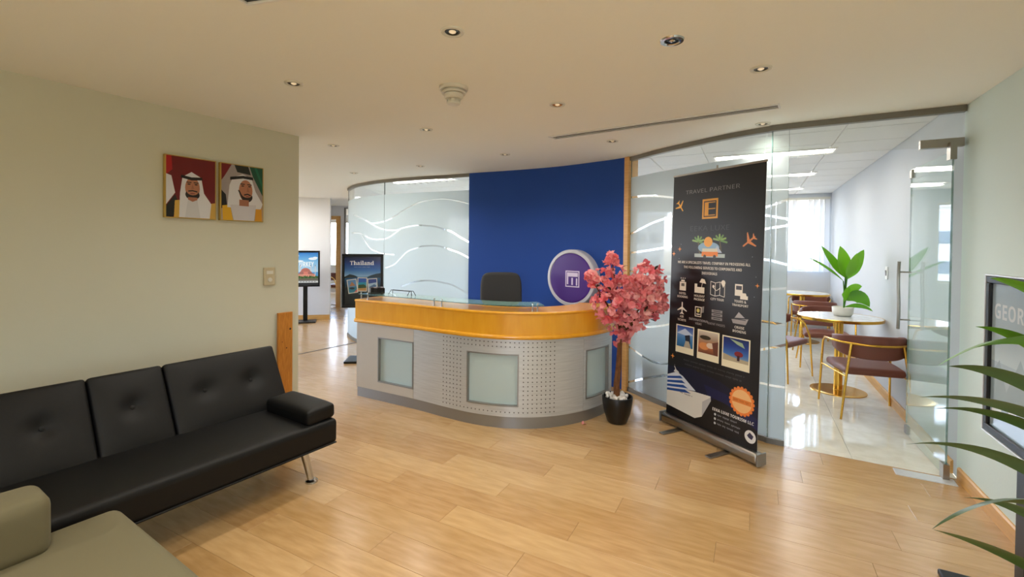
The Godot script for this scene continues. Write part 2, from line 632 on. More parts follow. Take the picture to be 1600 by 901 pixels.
func _ready() -> void:
	# camera: a level wide lens with a rising front, at eye height
	var cam := Camera3D.new()
	cam.name = "camera"
	cam.projection = Camera3D.PROJECTION_FRUSTUM
	cam.near = 0.05
	cam.far = 400.0
	cam.size = 0.05 * 901.0 / 715.0
	cam.frustum_offset = Vector2(0, -(450.5 - 396.0) / 715.0 * 0.05)
	add_child(cam)
	cam.position = Vector3(0, 1.6, 0)
	cam.rotation = Vector3(-0.014, 0, 0.010)
	cam.current = true
	# sky: bright hazy daylight, the only light besides the ceiling fittings
	var sm := ProceduralSkyMaterial.new()
	sm.sky_top_color = Color(0.62, 0.74, 0.90)
	sm.sky_horizon_color = Color(0.93, 0.95, 0.97)
	sm.ground_horizon_color = Color(0.86, 0.85, 0.83)
	sm.ground_bottom_color = Color(0.66, 0.63, 0.58)
	sm.sky_energy_multiplier = 2.8
	sm.ground_energy_multiplier = 2.2
	var sky := Sky.new()
	sky.sky_material = sm
	var env := Environment.new()
	env.background_mode = Environment.BG_SKY
	env.sky = sky
	env.tonemap_mode = Environment.TONE_MAPPER_LINEAR
	env.tonemap_exposure = 1.66
	env.sdfgi_enabled = true
	env.ssao_enabled = true
	env.ssil_enabled = true
	var we := WorldEnvironment.new()
	we.name = "surroundings"
	we.environment = env
	add_child(we)
	rng.seed = 20
	make_materials()
	curve = spline([Vector2(-2.92, -8.17), Vector2(-2.58, -7.62), Vector2(-2.002, -7.10), Vector2(-1.435, -6.78), Vector2(-0.926, -6.555), Vector2(-0.591, -6.394), Vector2(0.074, -6.089), Vector2(0.557, -5.818), Vector2(0.915, -5.533), Vector2(1.289, -5.177), Vector2(1.5, -4.75), Vector2(1.662, -4.46), Vector2(1.90, -4.08), Vector2(2.12, -3.82), Vector2(2.24, -3.72), Vector2(3.15, -3.20)])
	curve_len = lengths(curve)
	build_shell()
	build_glass()
	build_cafe_ceiling()
	build_desk()
	build_sofas()
	build_banner()
	build_blossom_tree()
	build_poster_stands()
	build_sign()
	build_office_chair()
	build_ceiling_fittings()
	build_wall_items()
	build_cafe_furniture()
	build_palm()
	build_small_items()
	build_far_tower()


# ---------------------------------------------------------------- the setting
func lobby_outline() -> PackedVector2Array:
	var poly := PackedVector2Array([REAR_LEFT, REAR_RIGHT, DOOR_END])
	for i in range(curve.size() - 1, -1, -1):
		poly.append(curve[i])
	poly.append_array([Vector2(-2.6, -15.4), Vector2(-7.3, -15.4), Vector2(-7.3, -0.438)])
	return poly

func cafe_outline() -> PackedVector2Array:
	var poly := PackedVector2Array(curve)
	poly.append_array([DOOR_END, FAR_RIGHT, FAR_LEFT])
	return poly

# what is left of some outlines when an oblong opening is cut out of them
func minus_rect(polys: Array, c: Vector2, d: Vector2, half_long: float, half_wide: float) -> Array:
	var o := Vector2(-d.y, d.x)
	var big := 40.0
	var left := []
	for box in [[-big, big, half_wide, big], [-big, big, -big, -half_wide], [-big, -half_long, -half_wide, half_wide], [half_long, big, -half_wide, half_wide]]:
		var rc := PackedVector2Array([c + d * box[0] + o * box[2], c + d * box[1] + o * box[2], c + d * box[1] + o * box[3], c + d * box[0] + o * box[3]])
		for q in polys:
			for r in Geometry2D.intersect_polygons(q, rc):
				left.append(r)
	return left

func build_shell() -> void:
	# wood floor: a bed and planks laid square to the right wall
	var bed := MB.new()
	bed.slab(lobby_outline(), -0.2, -0.012)
	var floor_lobby := struct("floor", bed, M.under_floor, "honey-coloured wood plank floor")
	var along := -RIGHT_IN
	var across := Vector2(-along.y, along.x)
	var pw := 0.195
	var pl := 1.28
	var region := lobby_outline()
	var laid := []
	for r in range(-50, 60):
		var shift := fposmod(r * 0.437, 1.0) * pl
		for c in range(-12, 14):
			var org := across * (r * pw) + along * (c * pl + shift)
			var g := 0.0005
			var rc := PackedVector2Array([org + along * g + across * g, org + along * (pl - g) + across * g, org + along * (pl - g) + across * (pw - g), org + along * g + across * (pw - g)])
			var mid := org + along * pl / 2 + across * pw / 2
			if mid.x < -6.2 or mid.y < -12.4 or mid.y > 1.6:
				continue
			if mid.x < -3.2 and mid.y > -5.4 and (mid - WALL_TIP).dot(LEFT_OUT) < -0.3:
				continue
			for piece in Geometry2D.intersect_polygons(rc, region):
				if piece.size() >= 3:
					laid.append([mid.length(), piece, org, r * 7 + c * 3])
	laid.sort_custom(func(a, b): return a[0] < b[0])
	var rest := MB.new()
	for i in laid.size():
		var e = laid[i]
		var m := MB.new() if i < 285 else rest
		m.slab(e[1], -0.012, 0.0, 0.0009, false, e[2] - along * fposmod(e[3] * 0.31, 1.0), along)
		if i < 285:
			part(floor_lobby, "plank", m, M["plank_%d" % posmod(e[3] * 11 + int(e[3] / 5.0), 5)])
	if rest.v.size():
		part(floor_lobby, "far_planks", rest, M.plank_0).set_meta("kind", "stuff")
	var rim := MB.new()
	rim.slab(PackedVector2Array([Vector2(-7.3, -0.438), Vector2(-4.6, -0.438), Vector2(-3.2, -2.6), Vector2(-3.35, -5.4), Vector2(-6.2, -5.4), Vector2(-6.2, -12.4), Vector2(-2.7, -12.4), Vector2(-2.6, -15.4), Vector2(-7.3, -15.4)]), -0.012, -0.002, 0.0, false)
	part(floor_lobby, "hall_flooring", rim, M.plank_1)
	# cream tiles in the cafe
	bed = MB.new()
	bed.slab(cafe_outline(), -0.2, -0.010)
	var floor_cafe := struct("floor", bed, M.tile_bed, "glossy cream floor tiles of the cafe")
	var cafe := cafe_outline()
	var far := MB.new()
	for i in range(-1, 16):
		for j in range(-1, 18):
			var org := FAR_RIGHT + RIGHT_IN * (i * 0.6) - RIGHT_ALONG * (j * 0.6)
			var g := 0.0012
			var rc := PackedVector2Array([org + RIGHT_IN * g - RIGHT_ALONG * g, org + RIGHT_IN * (0.6 - g) - RIGHT_ALONG * g, org + RIGHT_IN * (0.6 - g) - RIGHT_ALONG * (0.6 - g), org + RIGHT_IN * g - RIGHT_ALONG * (0.6 - g)])
			var mid := (rc[0] + rc[2]) / 2
			for piece in Geometry2D.intersect_polygons(rc, cafe):
				if mid.x > 1.4 and i < 7:
					var m := MB.new()
					m.slab(piece, -0.010, 0.0, 0.001, false, org, RIGHT_IN)
					part(floor_cafe, "tile", m, M["tile_%d" % posmod(i * 2 + j * 5, 3)])
				else:
					far.slab(piece, -0.010, 0.0, 0.001, false, org, RIGHT_IN)
	part(floor_cafe, "far_tiles", far, M.tile_0).set_meta("kind", "stuff")
	# ceiling over lobby and hall
	var cl := MB.new()
	var pieces := [lobby_outline()]
	for e in VENT_HOLES:
		pieces = minus_rect(pieces, e[0], e[1], e[2], e[3])
	for q in pieces:
		cl.slab(q, CEIL, 2.85)
	for e in VENT_HOLES:
		cl.sweep(PackedVector2Array([e[0] - e[1] * (e[2] + 0.02), e[0] + e[1] * (e[2] + 0.02)]), rect_prof(-e[3] - 0.02, e[3] + 0.02, 2.83, 2.86))
	struct("ceiling", cl, M.ceiling_paint, "plain cream ceiling of the lobby")
	# walls
	struct("wall_left", wall_mesh(REAR_LEFT, WALL_TIP, CEIL, -0.12, 0.0, []), M.wall_paint, "cream lobby wall behind the black sofa")
	struct("wall_right", wall_mesh(REAR_RIGHT, DOOR_END, CEIL, 0.0, 0.14, []), M.cool_lit_paint, "pale wall beside the glass door")
	struct("wall_cafe_right", wall_mesh(DOOR_END, FAR_RIGHT, 2.85, 0.0, 0.14, []), M.cafe_paint, "white side wall of the cafe")
	struct("wall_rear", wall_mesh(REAR_LEFT, REAR_RIGHT, CEIL, 0.0, 0.14, [[3.2, 4.8, 0.8, 2.3]]), M.wall_paint)
	struct("wall_cafe_far", wall_mesh(FAR_RIGHT, FAR_LEFT, 2.85, 0.0, 0.16, [[0.07, 1.55, 1.19, 2.6], [1.95, 3.75, 1.05, 2.45], [4.2, 6.2, 1.05, 2.45], [6.7, 8.9, 1.05, 2.45]]), M.cafe_paint, "white far wall of the cafe under its windows")
	struct("wall_cafe_left", wall_mesh(Vector2(-2.92, -8.17), Vector2(-2.6, -15.4), 2.85, 0.0, 0.1, []), M.cafe_paint)
	struct("wall_hall_west", wall_mesh(Vector2(-7.3, -0.438), Vector2(-7.3, -15.4), CEIL, -0.12, 0.0, [[3.2, 8.2, 0.8, 2.4]]), M.hall_paint)
	struct("wall_hall_south", wall_mesh(Vector2(-7.3, -0.438), REAR_LEFT, CEIL, 0.0, 0.12, []), M.hall_paint)
	struct("wall_hall_north", wall_mesh(Vector2(-7.3, -9.25), Vector2(-3.956, -9.94), CEIL, -0.12, 0.0, []), M.hall_paint, "white hall wall behind the blue sky poster")
	struct("wall_hall_recess", wall_mesh(Vector2(-4.05, -10.04), Vector2(-5.35, -11.9), CEIL, -0.1, 0.0, []), M.hall_paint)
	struct("wall_hall_end", wall_mesh(Vector2(-5.45, -11.9), Vector2(-2.7, -11.76), CEIL, -0.12, 0.0, [[0.12, 0.9, 0.0, 2.28], [1.09, 2.3, 0.02, 2.58]]), M.hall_paint, "white wall at the far end of the hall")
	struct("wall_end_room", wall_mesh(Vector2(-7.3, -15.4), Vector2(-2.6, -15.4), CEIL, -0.12, 0.0, [[0.4, 4.2, 0.9, 2.4]]), M.hall_paint)
	# skirting boards
	for e in [["right", REAR_RIGHT, DOOR_END - RIGHT_ALONG * 0.06, -0.016, 0.0], ["cafe", DOOR_END + RIGHT_ALONG * 0.06, FAR_RIGHT, -0.016, 0.0], ["left", REAR_LEFT, WALL_TIP, 0.0, 0.016], ["hall", Vector2(-7.3, -9.25), Vector2(-3.956, -9.94), 0.0, 0.016]]:
		var b := MB.new()
		b.sweep(PackedVector2Array([e[1], e[2]]), [Vector2(e[3], 0.0), Vector2(e[4], 0.0), Vector2(e[4], 0.095), Vector2(lerpf(e[3], e[4], 0.5), 0.095), Vector2(e[3], 0.085)] if e[0] in ["right", "cafe"] else rect_prof(e[3], e[4], 0.0, 0.095))
		struct("baseboard_" + e[0], b, M.oak_trim, "honey wood baseboard")
	# door case at the hall's end
	var frame := MB.new()
	var a := Vector2(-5.45, -11.9)
	var d := (Vector2(-2.7, -11.76) - a).normalized()
	frame.sweep(PackedVector2Array([a + d * 0.90, a + d * 1.01]), rect_prof(-0.13, 0.025, 0.0, 2.36))
	frame.sweep(PackedVector2Array([a + d * 0.02, a + d * 0.90]), rect_prof(-0.13, 0.025, 2.27, 2.36))
	frame.sweep(PackedVector2Array([a + d * 0.01, a + d * 0.12]), rect_prof(-0.13, 0.025, 0.0, 2.27))
	struct("trim_1", frame, M.oak_trim, "honey wood door case at the end of the hall")
	# grey frame and pane of the glazed panel beside it
	var pane := MB.new()
	pane.sweep(PackedVector2Array([a + d * 1.12, a + d * 2.27]), rect_prof(-0.064, -0.056, 0.04, 2.55))
	var w := struct("window_1", pane, M.clear_glass, "tall glazed panel beside the hall door case")
	var fr := MB.new()
	for e in [[1.09, 1.12, 0.02, 2.58], [2.27, 2.3, 0.02, 2.58], [1.12, 2.27, 2.55, 2.58], [1.12, 2.27, 0.02, 0.04]]:
		fr.sweep(PackedVector2Array([a + d * e[0], a + d * e[1]]), rect_prof(-0.09, -0.03, e[2], e[3]))
	part(w, "window_frame", fr, M.steel)
	# dark joint strip between hall and lobby
	var strip := MB.new()
	strip.sweep(PackedVector2Array([Vector2(-3.95, -5.36), Vector2(-2.56, -7.55)]), [Vector2(-0.015, 0.0005), Vector2(0.015, 0.0005), Vector2(0.008, 0.005), Vector2(-0.008, 0.005)])
	struct("trim_2", strip, M.joint_strip, "dark metal joint strip across the hall floor")
	# windows of the far cafe wall and the others
	far_windows()

func window_unit(called: String, a: Vector2, d: Vector2, s0: float, s1: float, y0: float, y1: float, off: float, mullions: int, label := "") -> void:
	var pane := MB.new()
	pane.sweep(PackedVector2Array([a + d * (s0 + 0.04), a + d * (s1 - 0.04)]), rect_prof(off - 0.004, off + 0.004, y0 + 0.04, y1 - 0.04))
	var w := struct(called, pane, M.clear_glass, label)
	var f := MB.new()
	f.sweep(PackedVector2Array([a + d * s0, a + d * s1]), rect_prof(off - 0.03, off + 0.03, y0, y0 + 0.04))
	f.sweep(PackedVector2Array([a + d * s0, a + d * s1]), rect_prof(off - 0.03, off + 0.03, y1 - 0.04, y1))
	for i in mullions + 2:
		var s := lerpf(s0, s1 - 0.04, float(i) / (mullions + 1))
		f.sweep(PackedVector2Array([a + d * s, a + d * (s + 0.04)]), rect_prof(off - 0.03, off + 0.03, y0 + 0.04, y1 - 0.04))
	part(w, "window_frame", f, M.white_plastic)

func far_windows() -> void:
	var d := (FAR_LEFT - FAR_RIGHT).normalized()
	window_unit("window_2", FAR_RIGHT, d, 0.07, 1.55, 1.19, 2.6, 0.1, 1, "cafe window behind the vertical blinds")
	window_unit("window_3", FAR_RIGHT, d, 1.95, 3.75, 1.05, 2.45, 0.1, 1)
	window_unit("window_4", FAR_RIGHT, d, 4.2, 6.2, 1.05, 2.45, 0.1, 1)
	window_unit("window_13", FAR_RIGHT, d, 6.7, 8.9, 1.05, 2.45, 0.1, 1)
	window_unit("window_6", Vector2(-7.3, -0.438), Vector2(0, -1), 3.2, 8.2, 0.8, 2.4, -0.06, 3)
	window_unit("window_7", Vector2(-7.3, -15.4), Vector2(1, 0), 0.4, 4.2, 0.9, 2.4, -0.06, 2)
	window_unit("window_5", REAR_LEFT, (REAR_RIGHT - REAR_LEFT).normalized(), 3.2, 4.8, 0.8, 2.3, 0.07, 1)
	# vertical blinds in front of the cafe window
	var inward := -Vector2(-d.y, d.x)
	var t := thing("vertical_blind", "white vertical slat blind hanging over the cafe window", "blind", v3(FAR_RIGHT + d * 0.8 + inward * 0.07, 1.2))
	var slat_mat := mat("blind_cloth", Color(0.90, 0.90, 0.90), 0.85)
	slat_mat.backlight_enabled = true
	slat_mat.backlight = Color(0.85, 0.85, 0.85)
	var rail := MB.new()
	var org := t.position
	var a3 := v3(FAR_RIGHT + d * 0.03 + inward * 0.07, 0) - Vector3(org.x, 0, org.z)
	var b3 := v3(FAR_RIGHT + d * 1.6 + inward * 0.07, 0) - Vector3(org.x, 0, org.z)
	rail.sweep(PackedVector2Array([Vector2(a3.x, a3.z), Vector2(b3.x, b3.z)]), rect_prof(-0.025, 0.025, 1.36, 1.40))
	part(t, "head_rail", rail, M.white_plastic)
	var sl := MB.new()
	sl.rbox(Vector3(0.088, 1.36, 0.0022), 0.001)
	var slat := sl.mesh()
	for i in 18:
		if i in [4, 5]:
			continue
		var o := part(t, "slat", slat, slat_mat)
		var p := a3.lerp(b3, (i + 0.5) / 18.0)
		o.position = Vector3(p.x, 0.675, p.z)
		o.rotation.y = atan2(-d.y, d.x) + 0.45 + 0.25 * sin(i * 2.1)


# ---------------------------------------------------------------- curved glass wall, blue panel, glass door
func film_mesh(s0: float, s1: float, all0: float, all1: float) -> MB:
	var m := MB.new()
	var pth := cut(curve, curve_len, s0, s1)
	var ln := lengths(pth)
	for i in pth.size() - 1:
		var c := []
		for k in [i, i + 1]:
			var o := out_of(curve, curve_len, clampf(s0 + ln[k], s0 + 0.021, s1 - 0.021))
			var p := pth[k] + o * 0.0075
			var u := (s0 + ln[k] - all0) / (all1 - all0)
			c.append([v3(p, 0.05), v3(p, 2.39), Vector3(o.x, 0, o.y), u])
		m.quad(c[0][0], c[1][0], c[1][1], c[0][1], c[0][2], c[1][2], c[1][2], c[0][2], Vector2(c[0][3], 1), Vector2(c[1][3], 1), Vector2(c[1][3], 0), Vector2(c[0][3], 0))
	return m

func film_print(all0: float, all1: float, lines: Array, cover := 0.99) -> ImageTexture:
	var k := 420.0
	var ink := Ink.new(int((all1 - all0) * k), int(2.34 * k), Color(0.765, 0.795, 0.81, cover))
	for ln in lines:
		var pts := []
		for p in ln[1]:
			pts.append(Vector2((p[0] - all0) * k, (2.39 - p[1]) * k))
		# soften the corners of the drawn line
		var fine := []
		var sp := spline(pts, 8)
		for q in sp:
			fine.append(q)
		ink.line(fine, ln[0] * k, Color(0.9, 0.95, 0.95, 0.03))
	return ink.tex()

func glass_unit(called: String, s0: float, s1: float, label: String, film: StandardMaterial3D, all0: float, all1: float) -> void:
	var pane := MB.new()
	pane.sweep(cut(curve, curve_len, s0 + 0.002, s1 - 0.002), rect_prof(-0.005, 0.005, 0.045, 2.575))
	var o := struct(called, pane, M.clear_glass, label)
	part(o, "etched_film", film_mesh(s0 + 0.002, s1 - 0.002, all0, all1), film, "frosted film with clear wavy lines")
	for s in [s0 + 0.0015, s1 - 0.0015]:
		var e := MB.new()
		e.sweep(cut(curve, curve_len, s - 0.0012, s + 0.0012), rect_prof(-0.0055, 0.0085, 0.045, 2.575))
		part(o, "polished_edge", e, M.glass_edge)

func film_material(key: String, t: Texture2D) -> StandardMaterial3D:
	var m := printed(key, t, 0.45)
	m.transparency = BaseMaterial3D.TRANSPARENCY_ALPHA
	m.backlight_enabled = true
	m.backlight = Color(0.92, 0.96, 0.96)
	return m

func build_glass() -> void:
	var lw := 0.021
	var left := [
		[lw, [[0.46, 2.12], [0.82, 2.05], [1.1, 1.96], [1.26, 1.9], [1.47, 1.85], [1.65, 1.84], [1.79, 1.85]]],
		[lw, [[1.1, 1.95], [1.46, 1.98], [1.68, 2.05], [1.84, 2.13], [1.99, 2.19], [2.14, 2.24], [2.3, 2.268]]],
		[lw * 0.5, [[2.3, 2.268], [2.57, 2.28], [2.87, 2.23], [3.01, 2.19]]],
		[lw, [[1.79, 1.86], [1.94, 1.89], [2.12, 1.91], [2.29, 1.9], [2.42, 1.89], [2.57, 1.85], [2.71, 1.81], [2.84, 1.74], [3.01, 1.66]]],
		[lw, [[0.35, 1.82], [0.8, 1.8], [1.04, 1.73], [1.26, 1.7], [1.47, 1.71], [1.58, 1.74], [1.68, 1.79], [1.79, 1.85]]],
		[lw, [[0.8, 1.79], [1.08, 1.57], [1.27, 1.51], [1.43, 1.48], [1.68, 1.47]]],
		[lw, [[1.49, 1.26], [1.68, 1.32], [1.81, 1.42], [1.94, 1.52], [2.09, 1.57], [2.21, 1.6], [2.42, 1.61], [2.57, 1.59], [2.71, 1.55], [2.85, 1.51], [3.01, 1.44]]],
		[lw, [[1.82, 0.99], [1.94, 1.03], [2.06, 1.07], [2.27, 1.1], [2.41, 1.1], [2.58, 1.08], [2.71, 1.06], [2.82, 1.02], [3.01, 0.93]]],
	]
	var fl := film_material("film_left", film_print(0.0, 3.01, left))
	glass_unit("window_8", 0.0, 1.46, "curved frosted glass panel at the hall end of the glass wall", fl, 0.0, 3.01)
	glass_unit("window_9", 1.46, 2.995, "curved frosted glass panel with wavy lines beside the blue wall", fl, 0.0, 3.01)
	var right := []
	for e in [[2.17, 2.14, 2.03, 1.95, 2.01], [1.76, 1.89, 1.95, 1.90, 1.85], [1.55, 1.60, 1.68, 1.76, 1.80], [1.35, 1.30, 1.42, 1.52, 1.48], [1.02, 1.12, 1.22, 1.26, 1.29], [0.72, 0.80, 0.95, 1.0, 0.99], [0.50, 0.42, 0.58, 0.74, 0.83], [0.10, 0.28, 0.44, 0.48, 0.48]]:
		right.append([lw, [[5.33, e[0]], [5.78, e[1]], [6.3, e[2]], [6.78, e[3]], [7.03, e[4]]]])
	var frm := film_material("film_right", film_print(5.33, 7.03, right, 0.93))
	glass_unit("window_10", 5.335, 6.91, "curved frosted glass panel between blue wall and glass doorway", frm, 5.33, 7.03)
	glass_unit("window_11", 6.91, 7.03, "narrow frosted glass strip at the edge of the doorway", frm, 5.33, 7.03)
	# clear glass over the doorway
	var pane := MB.new()
	pane.sweep(cut(curve, curve_len, 7.032, 8.07), rect_prof(-0.005, 0.005, 2.345, 2.575))
	struct("window_12", pane, M.clear_glass, "clear glass strip over the doorway")
	# rails
	for e in [["trim_3", 0.0, 3.005, 0.0, 0.045, 0.022], ["trim_4", 5.33, 7.03, 0.0, 0.045, 0.022], ["trim_5", 0.0, 3.005, 2.575, CEIL, 0.025], ["trim_6", 5.33, 8.078, 2.575, CEIL, 0.025]]:
		var r := MB.new()
		r.sweep(cut(curve, curve_len, e[1], e[2]), rect_prof(-e[5], e[5], e[3], e[4]))
		struct(e[0], r, M.rail_metal, "metal rail of the curved glass wall")
	# blue panel with its wooden edge
	var blue := MB.new()
	blue.sweep(cut(curve, curve_len, 3.007, 5.268), rect_prof(-0.10, 0.03, 0.0, CEIL))
	struct("wall_blue", blue, M.blue_cloth, "curved deep blue wall panel behind the reception desk")
	var edge := MB.new()
	edge.sweep(cut(curve, curve_len, 5.269, 5.33), rect_prof(-0.11, 0.045, 0.0, CEIL))
	struct("trim_7", edge, M.oak_trim, "upright wooden edge of the blue wall")
	# glass door, standing open into the cafe
	var hinge := Vector2(3.055, -3.185)
	var free := Vector2(3.44, -3.955)
	var dd := (free - hinge).normalized()
	var leaf := MB.new()
	leaf.sweep(PackedVector2Array([hinge, free]), rect_prof(-0.005, 0.005, 0.02, 2.30))
	var door := struct("door_1", leaf, M.door_glass, "frameless clear glass door standing open into the cafe")
	for e in [[0.0, 2.24, 2.36], [0.0, 0.006, 0.11]]:
		var p := MB.new()
		p.sweep(PackedVector2Array([hinge - dd * 0.01, hinge + dd * 0.055]), rect_prof(-0.018, 0.018, e[1], e[2]))
		part(door, "patch_fitting", p, M.steel)
	for y in [0.06, 2.26]:
		var p := MB.new()
		p.sweep(PackedVector2Array([free - dd * 0.05, free + dd * 0.004]), rect_prof(-0.014, 0.014, y - 0.035, y + 0.035))
		part(door, "corner_clamp", p, M.steel)
	for s in [0.001, hinge.distance_to(free) - 0.001]:
		var e := MB.new()
		e.sweep(PackedVector2Array([hinge + dd * (s - 0.002), hinge + dd * (s + 0.002)]), rect_prof(-0.0055, 0.0055, 0.11, 2.24))
		part(door, "polished_edge", e, M.glass_edge)
	# wavy pull handle
	var ho := Vector2(-dd.y, dd.x)
	for sd in [-1.0]:
		var bar := MB.new()
		var pts := []
		for i in 17:
			var f := i / 16.0
			var q: Vector2 = free - dd * (0.05 + 0.014 * sin(f * TAU)) + ho * sd * 0.085
			pts.append(v3(q, lerpf(0.93, 1.51, f)))
		bar.tube(pts, 0.013, 10)
		var hd := part(door, "handle", bar, M.steel, "wavy brushed steel pull handle")
		for y in [1.01, 1.42]:
			var st := MB.new()
			st.tube([v3(free - dd * 0.05 + ho * sd * 0.004, y), v3(free - dd * 0.05 + ho * sd * 0.085, y)], 0.007, 8)
			part(hd, "standoff", st, M.steel)
	# top pivot box on the transom and floor closer plate
	var box := MB.new()
	var te := on_path(curve, curve_len, 8.07)
	var td := (on_path(curve, curve_len, 8.07) - on_path(curve, curve_len, 7.5)).normalized()
	box.sweep(PackedVector2Array([te - td * 0.235, te]), rect_prof(-0.022, 0.024, 2.335, 2.395))
	single("transom_patch", "brushed steel transom clamp above the glass door hinge", "door fitting", box, M.steel)
	var plate := MB.new()
	plate.sweep(PackedVector2Array([hinge - td * 0.30 + Vector2(0, 0.03), hinge + td * 0.03 + Vector2(0, 0.03)]), [Vector2(-0.055, 0.0), Vector2(0.055, 0.0), Vector2(0.052, 0.006), Vector2(-0.052, 0.006)])
	single("floor_closer_plate", "flat silver floor plate under the glass door hinge", "floor plate", plate, M.bright_metal)


func row_of(d: float) -> int:
	return 0 if d < 2.0 else 1 if d < 5.0 else 2

func build_cafe_ceiling() -> void:
	var cl := MB.new()
	cl.slab(cafe_outline(), CAFE_CEIL + 0.012, 2.85)
	var root := struct("ceiling", cl, M.grid_metal, "white panel ceiling of the cafe")
	var cafe := cafe_outline()
	var far := MB.new()
	for i in range(-1, 16):
		for j in range(-1, 18):
			var org := FAR_RIGHT + RIGHT_IN * (i * 1.2 * 0.5) - RIGHT_ALONG * (j * 0.6)
			var g := 0.007
			var rc := PackedVector2Array([org + RIGHT_IN * g - RIGHT_ALONG * g, org + RIGHT_IN * (0.6 - g) - RIGHT_ALONG * g, org + RIGHT_IN * (0.6 - g) - RIGHT_ALONG * (0.6 - g), org + RIGHT_IN * g - RIGHT_ALONG * (0.6 - g)])
			for piece in Geometry2D.intersect_polygons(rc, cafe):
				var near: bool = i < 7 and (rc[0] + rc[2]).x / 2 > 1.2
				var m := MB.new() if near else far
				m.slab(piece, CAFE_CEIL, CAFE_CEIL + 0.012, 0.0, true)
				if near:
					part(root, "ceiling_panel", m, M.cafe_panel)
	part(root, "far_ceiling_panels", far, M.cafe_panel).set_meta("kind", "stuff")
	# louvre lights let into the panels, in rows along the side wall
	var glow := mat("tube_glow", Color(1, 1, 1), 0.5)
	glow.emission_enabled = true
	glow.emission = Color(1.0, 0.98, 0.94)
	glow.emission_energy_multiplier = 5.0
	var spots := []
	for row in [1.13, 3.6, 6.1]:
		for s in [1.64, 3.35, 5.12]:
			spots.append([DOOR_END + RIGHT_ALONG * s + RIGHT_IN * row, row, s])
	var turn := atan2(-RIGHT_IN.y, RIGHT_IN.x)
	var names := ["above the table with the green plant", "between the doorway and the blinds", "close to the vertical blinds"]
	for k in spots.size():
		var c: Vector2 = spots[k][0]
		if not Geometry2D.is_point_in_polygon(c, cafe):
			continue
		var lb: String = "white louvred ceiling light " + names[k] if k < 3 else "white louvred ceiling light, %s row from cafe side wall, %s" % ["second" if row_of(spots[k][1]) == 1 else "third", ["nearest the curved glass", "midway", "nearest the windows"][k % 3]]
		var t := thing("louvre_light", lb, "ceiling light", v3(c, CAFE_CEIL), turn, "louvre lights in the cafe ceiling")
		var fr := MB.new()
		fr.box(Vector3(-0.6, -0.012, -0.15), Vector3(0.6, 0.0, -0.135))
		fr.box(Vector3(-0.6, -0.012, 0.135), Vector3(0.6, 0.0, 0.15))
		fr.box(Vector3(-0.6, -0.012, -0.135), Vector3(-0.585, 0.0, 0.135))
		fr.box(Vector3(0.585, -0.012, -0.135), Vector3(0.6, 0.0, 0.135))
		part(t, "frame", fr, M.grid_metal)
		for z in [-0.07, 0.07]:
			var tb := MB.new()
			tb.box(Vector3(-0.57, -0.008, z - 0.03), Vector3(0.57, -0.004, z + 0.03))
			part(t, "tube", tb, glow)
		var bl := MB.new()
		bl.box(Vector3(-0.002, -0.034, -0.135), Vector3(0.002, -0.010, 0.135))
		var blade := bl.mesh()
		for i in 9:
			part(t, "louvre", blade, M.chrome).position.x = -0.52 + 0.13 * i
		var al := AreaLight3D.new()
		al.name = "tube_light"
		al.area_size = Vector2(1.1, 0.22)
		al.light_energy = 0.65 if k < 3 else 0.85
		al.light_color = Color(1.0, 0.98, 0.94)
		al.shadow_enabled = true
		al.rotation.x = -PI / 2
		al.position.y = -0.04
		t.add_child(al)


# ---------------------------------------------------------------- reception desk
func shifted(path: PackedVector2Array, o: Vector2) -> PackedVector2Array:
	var out := PackedVector2Array()
	for p in path:
		out.append(p - o)
	return out

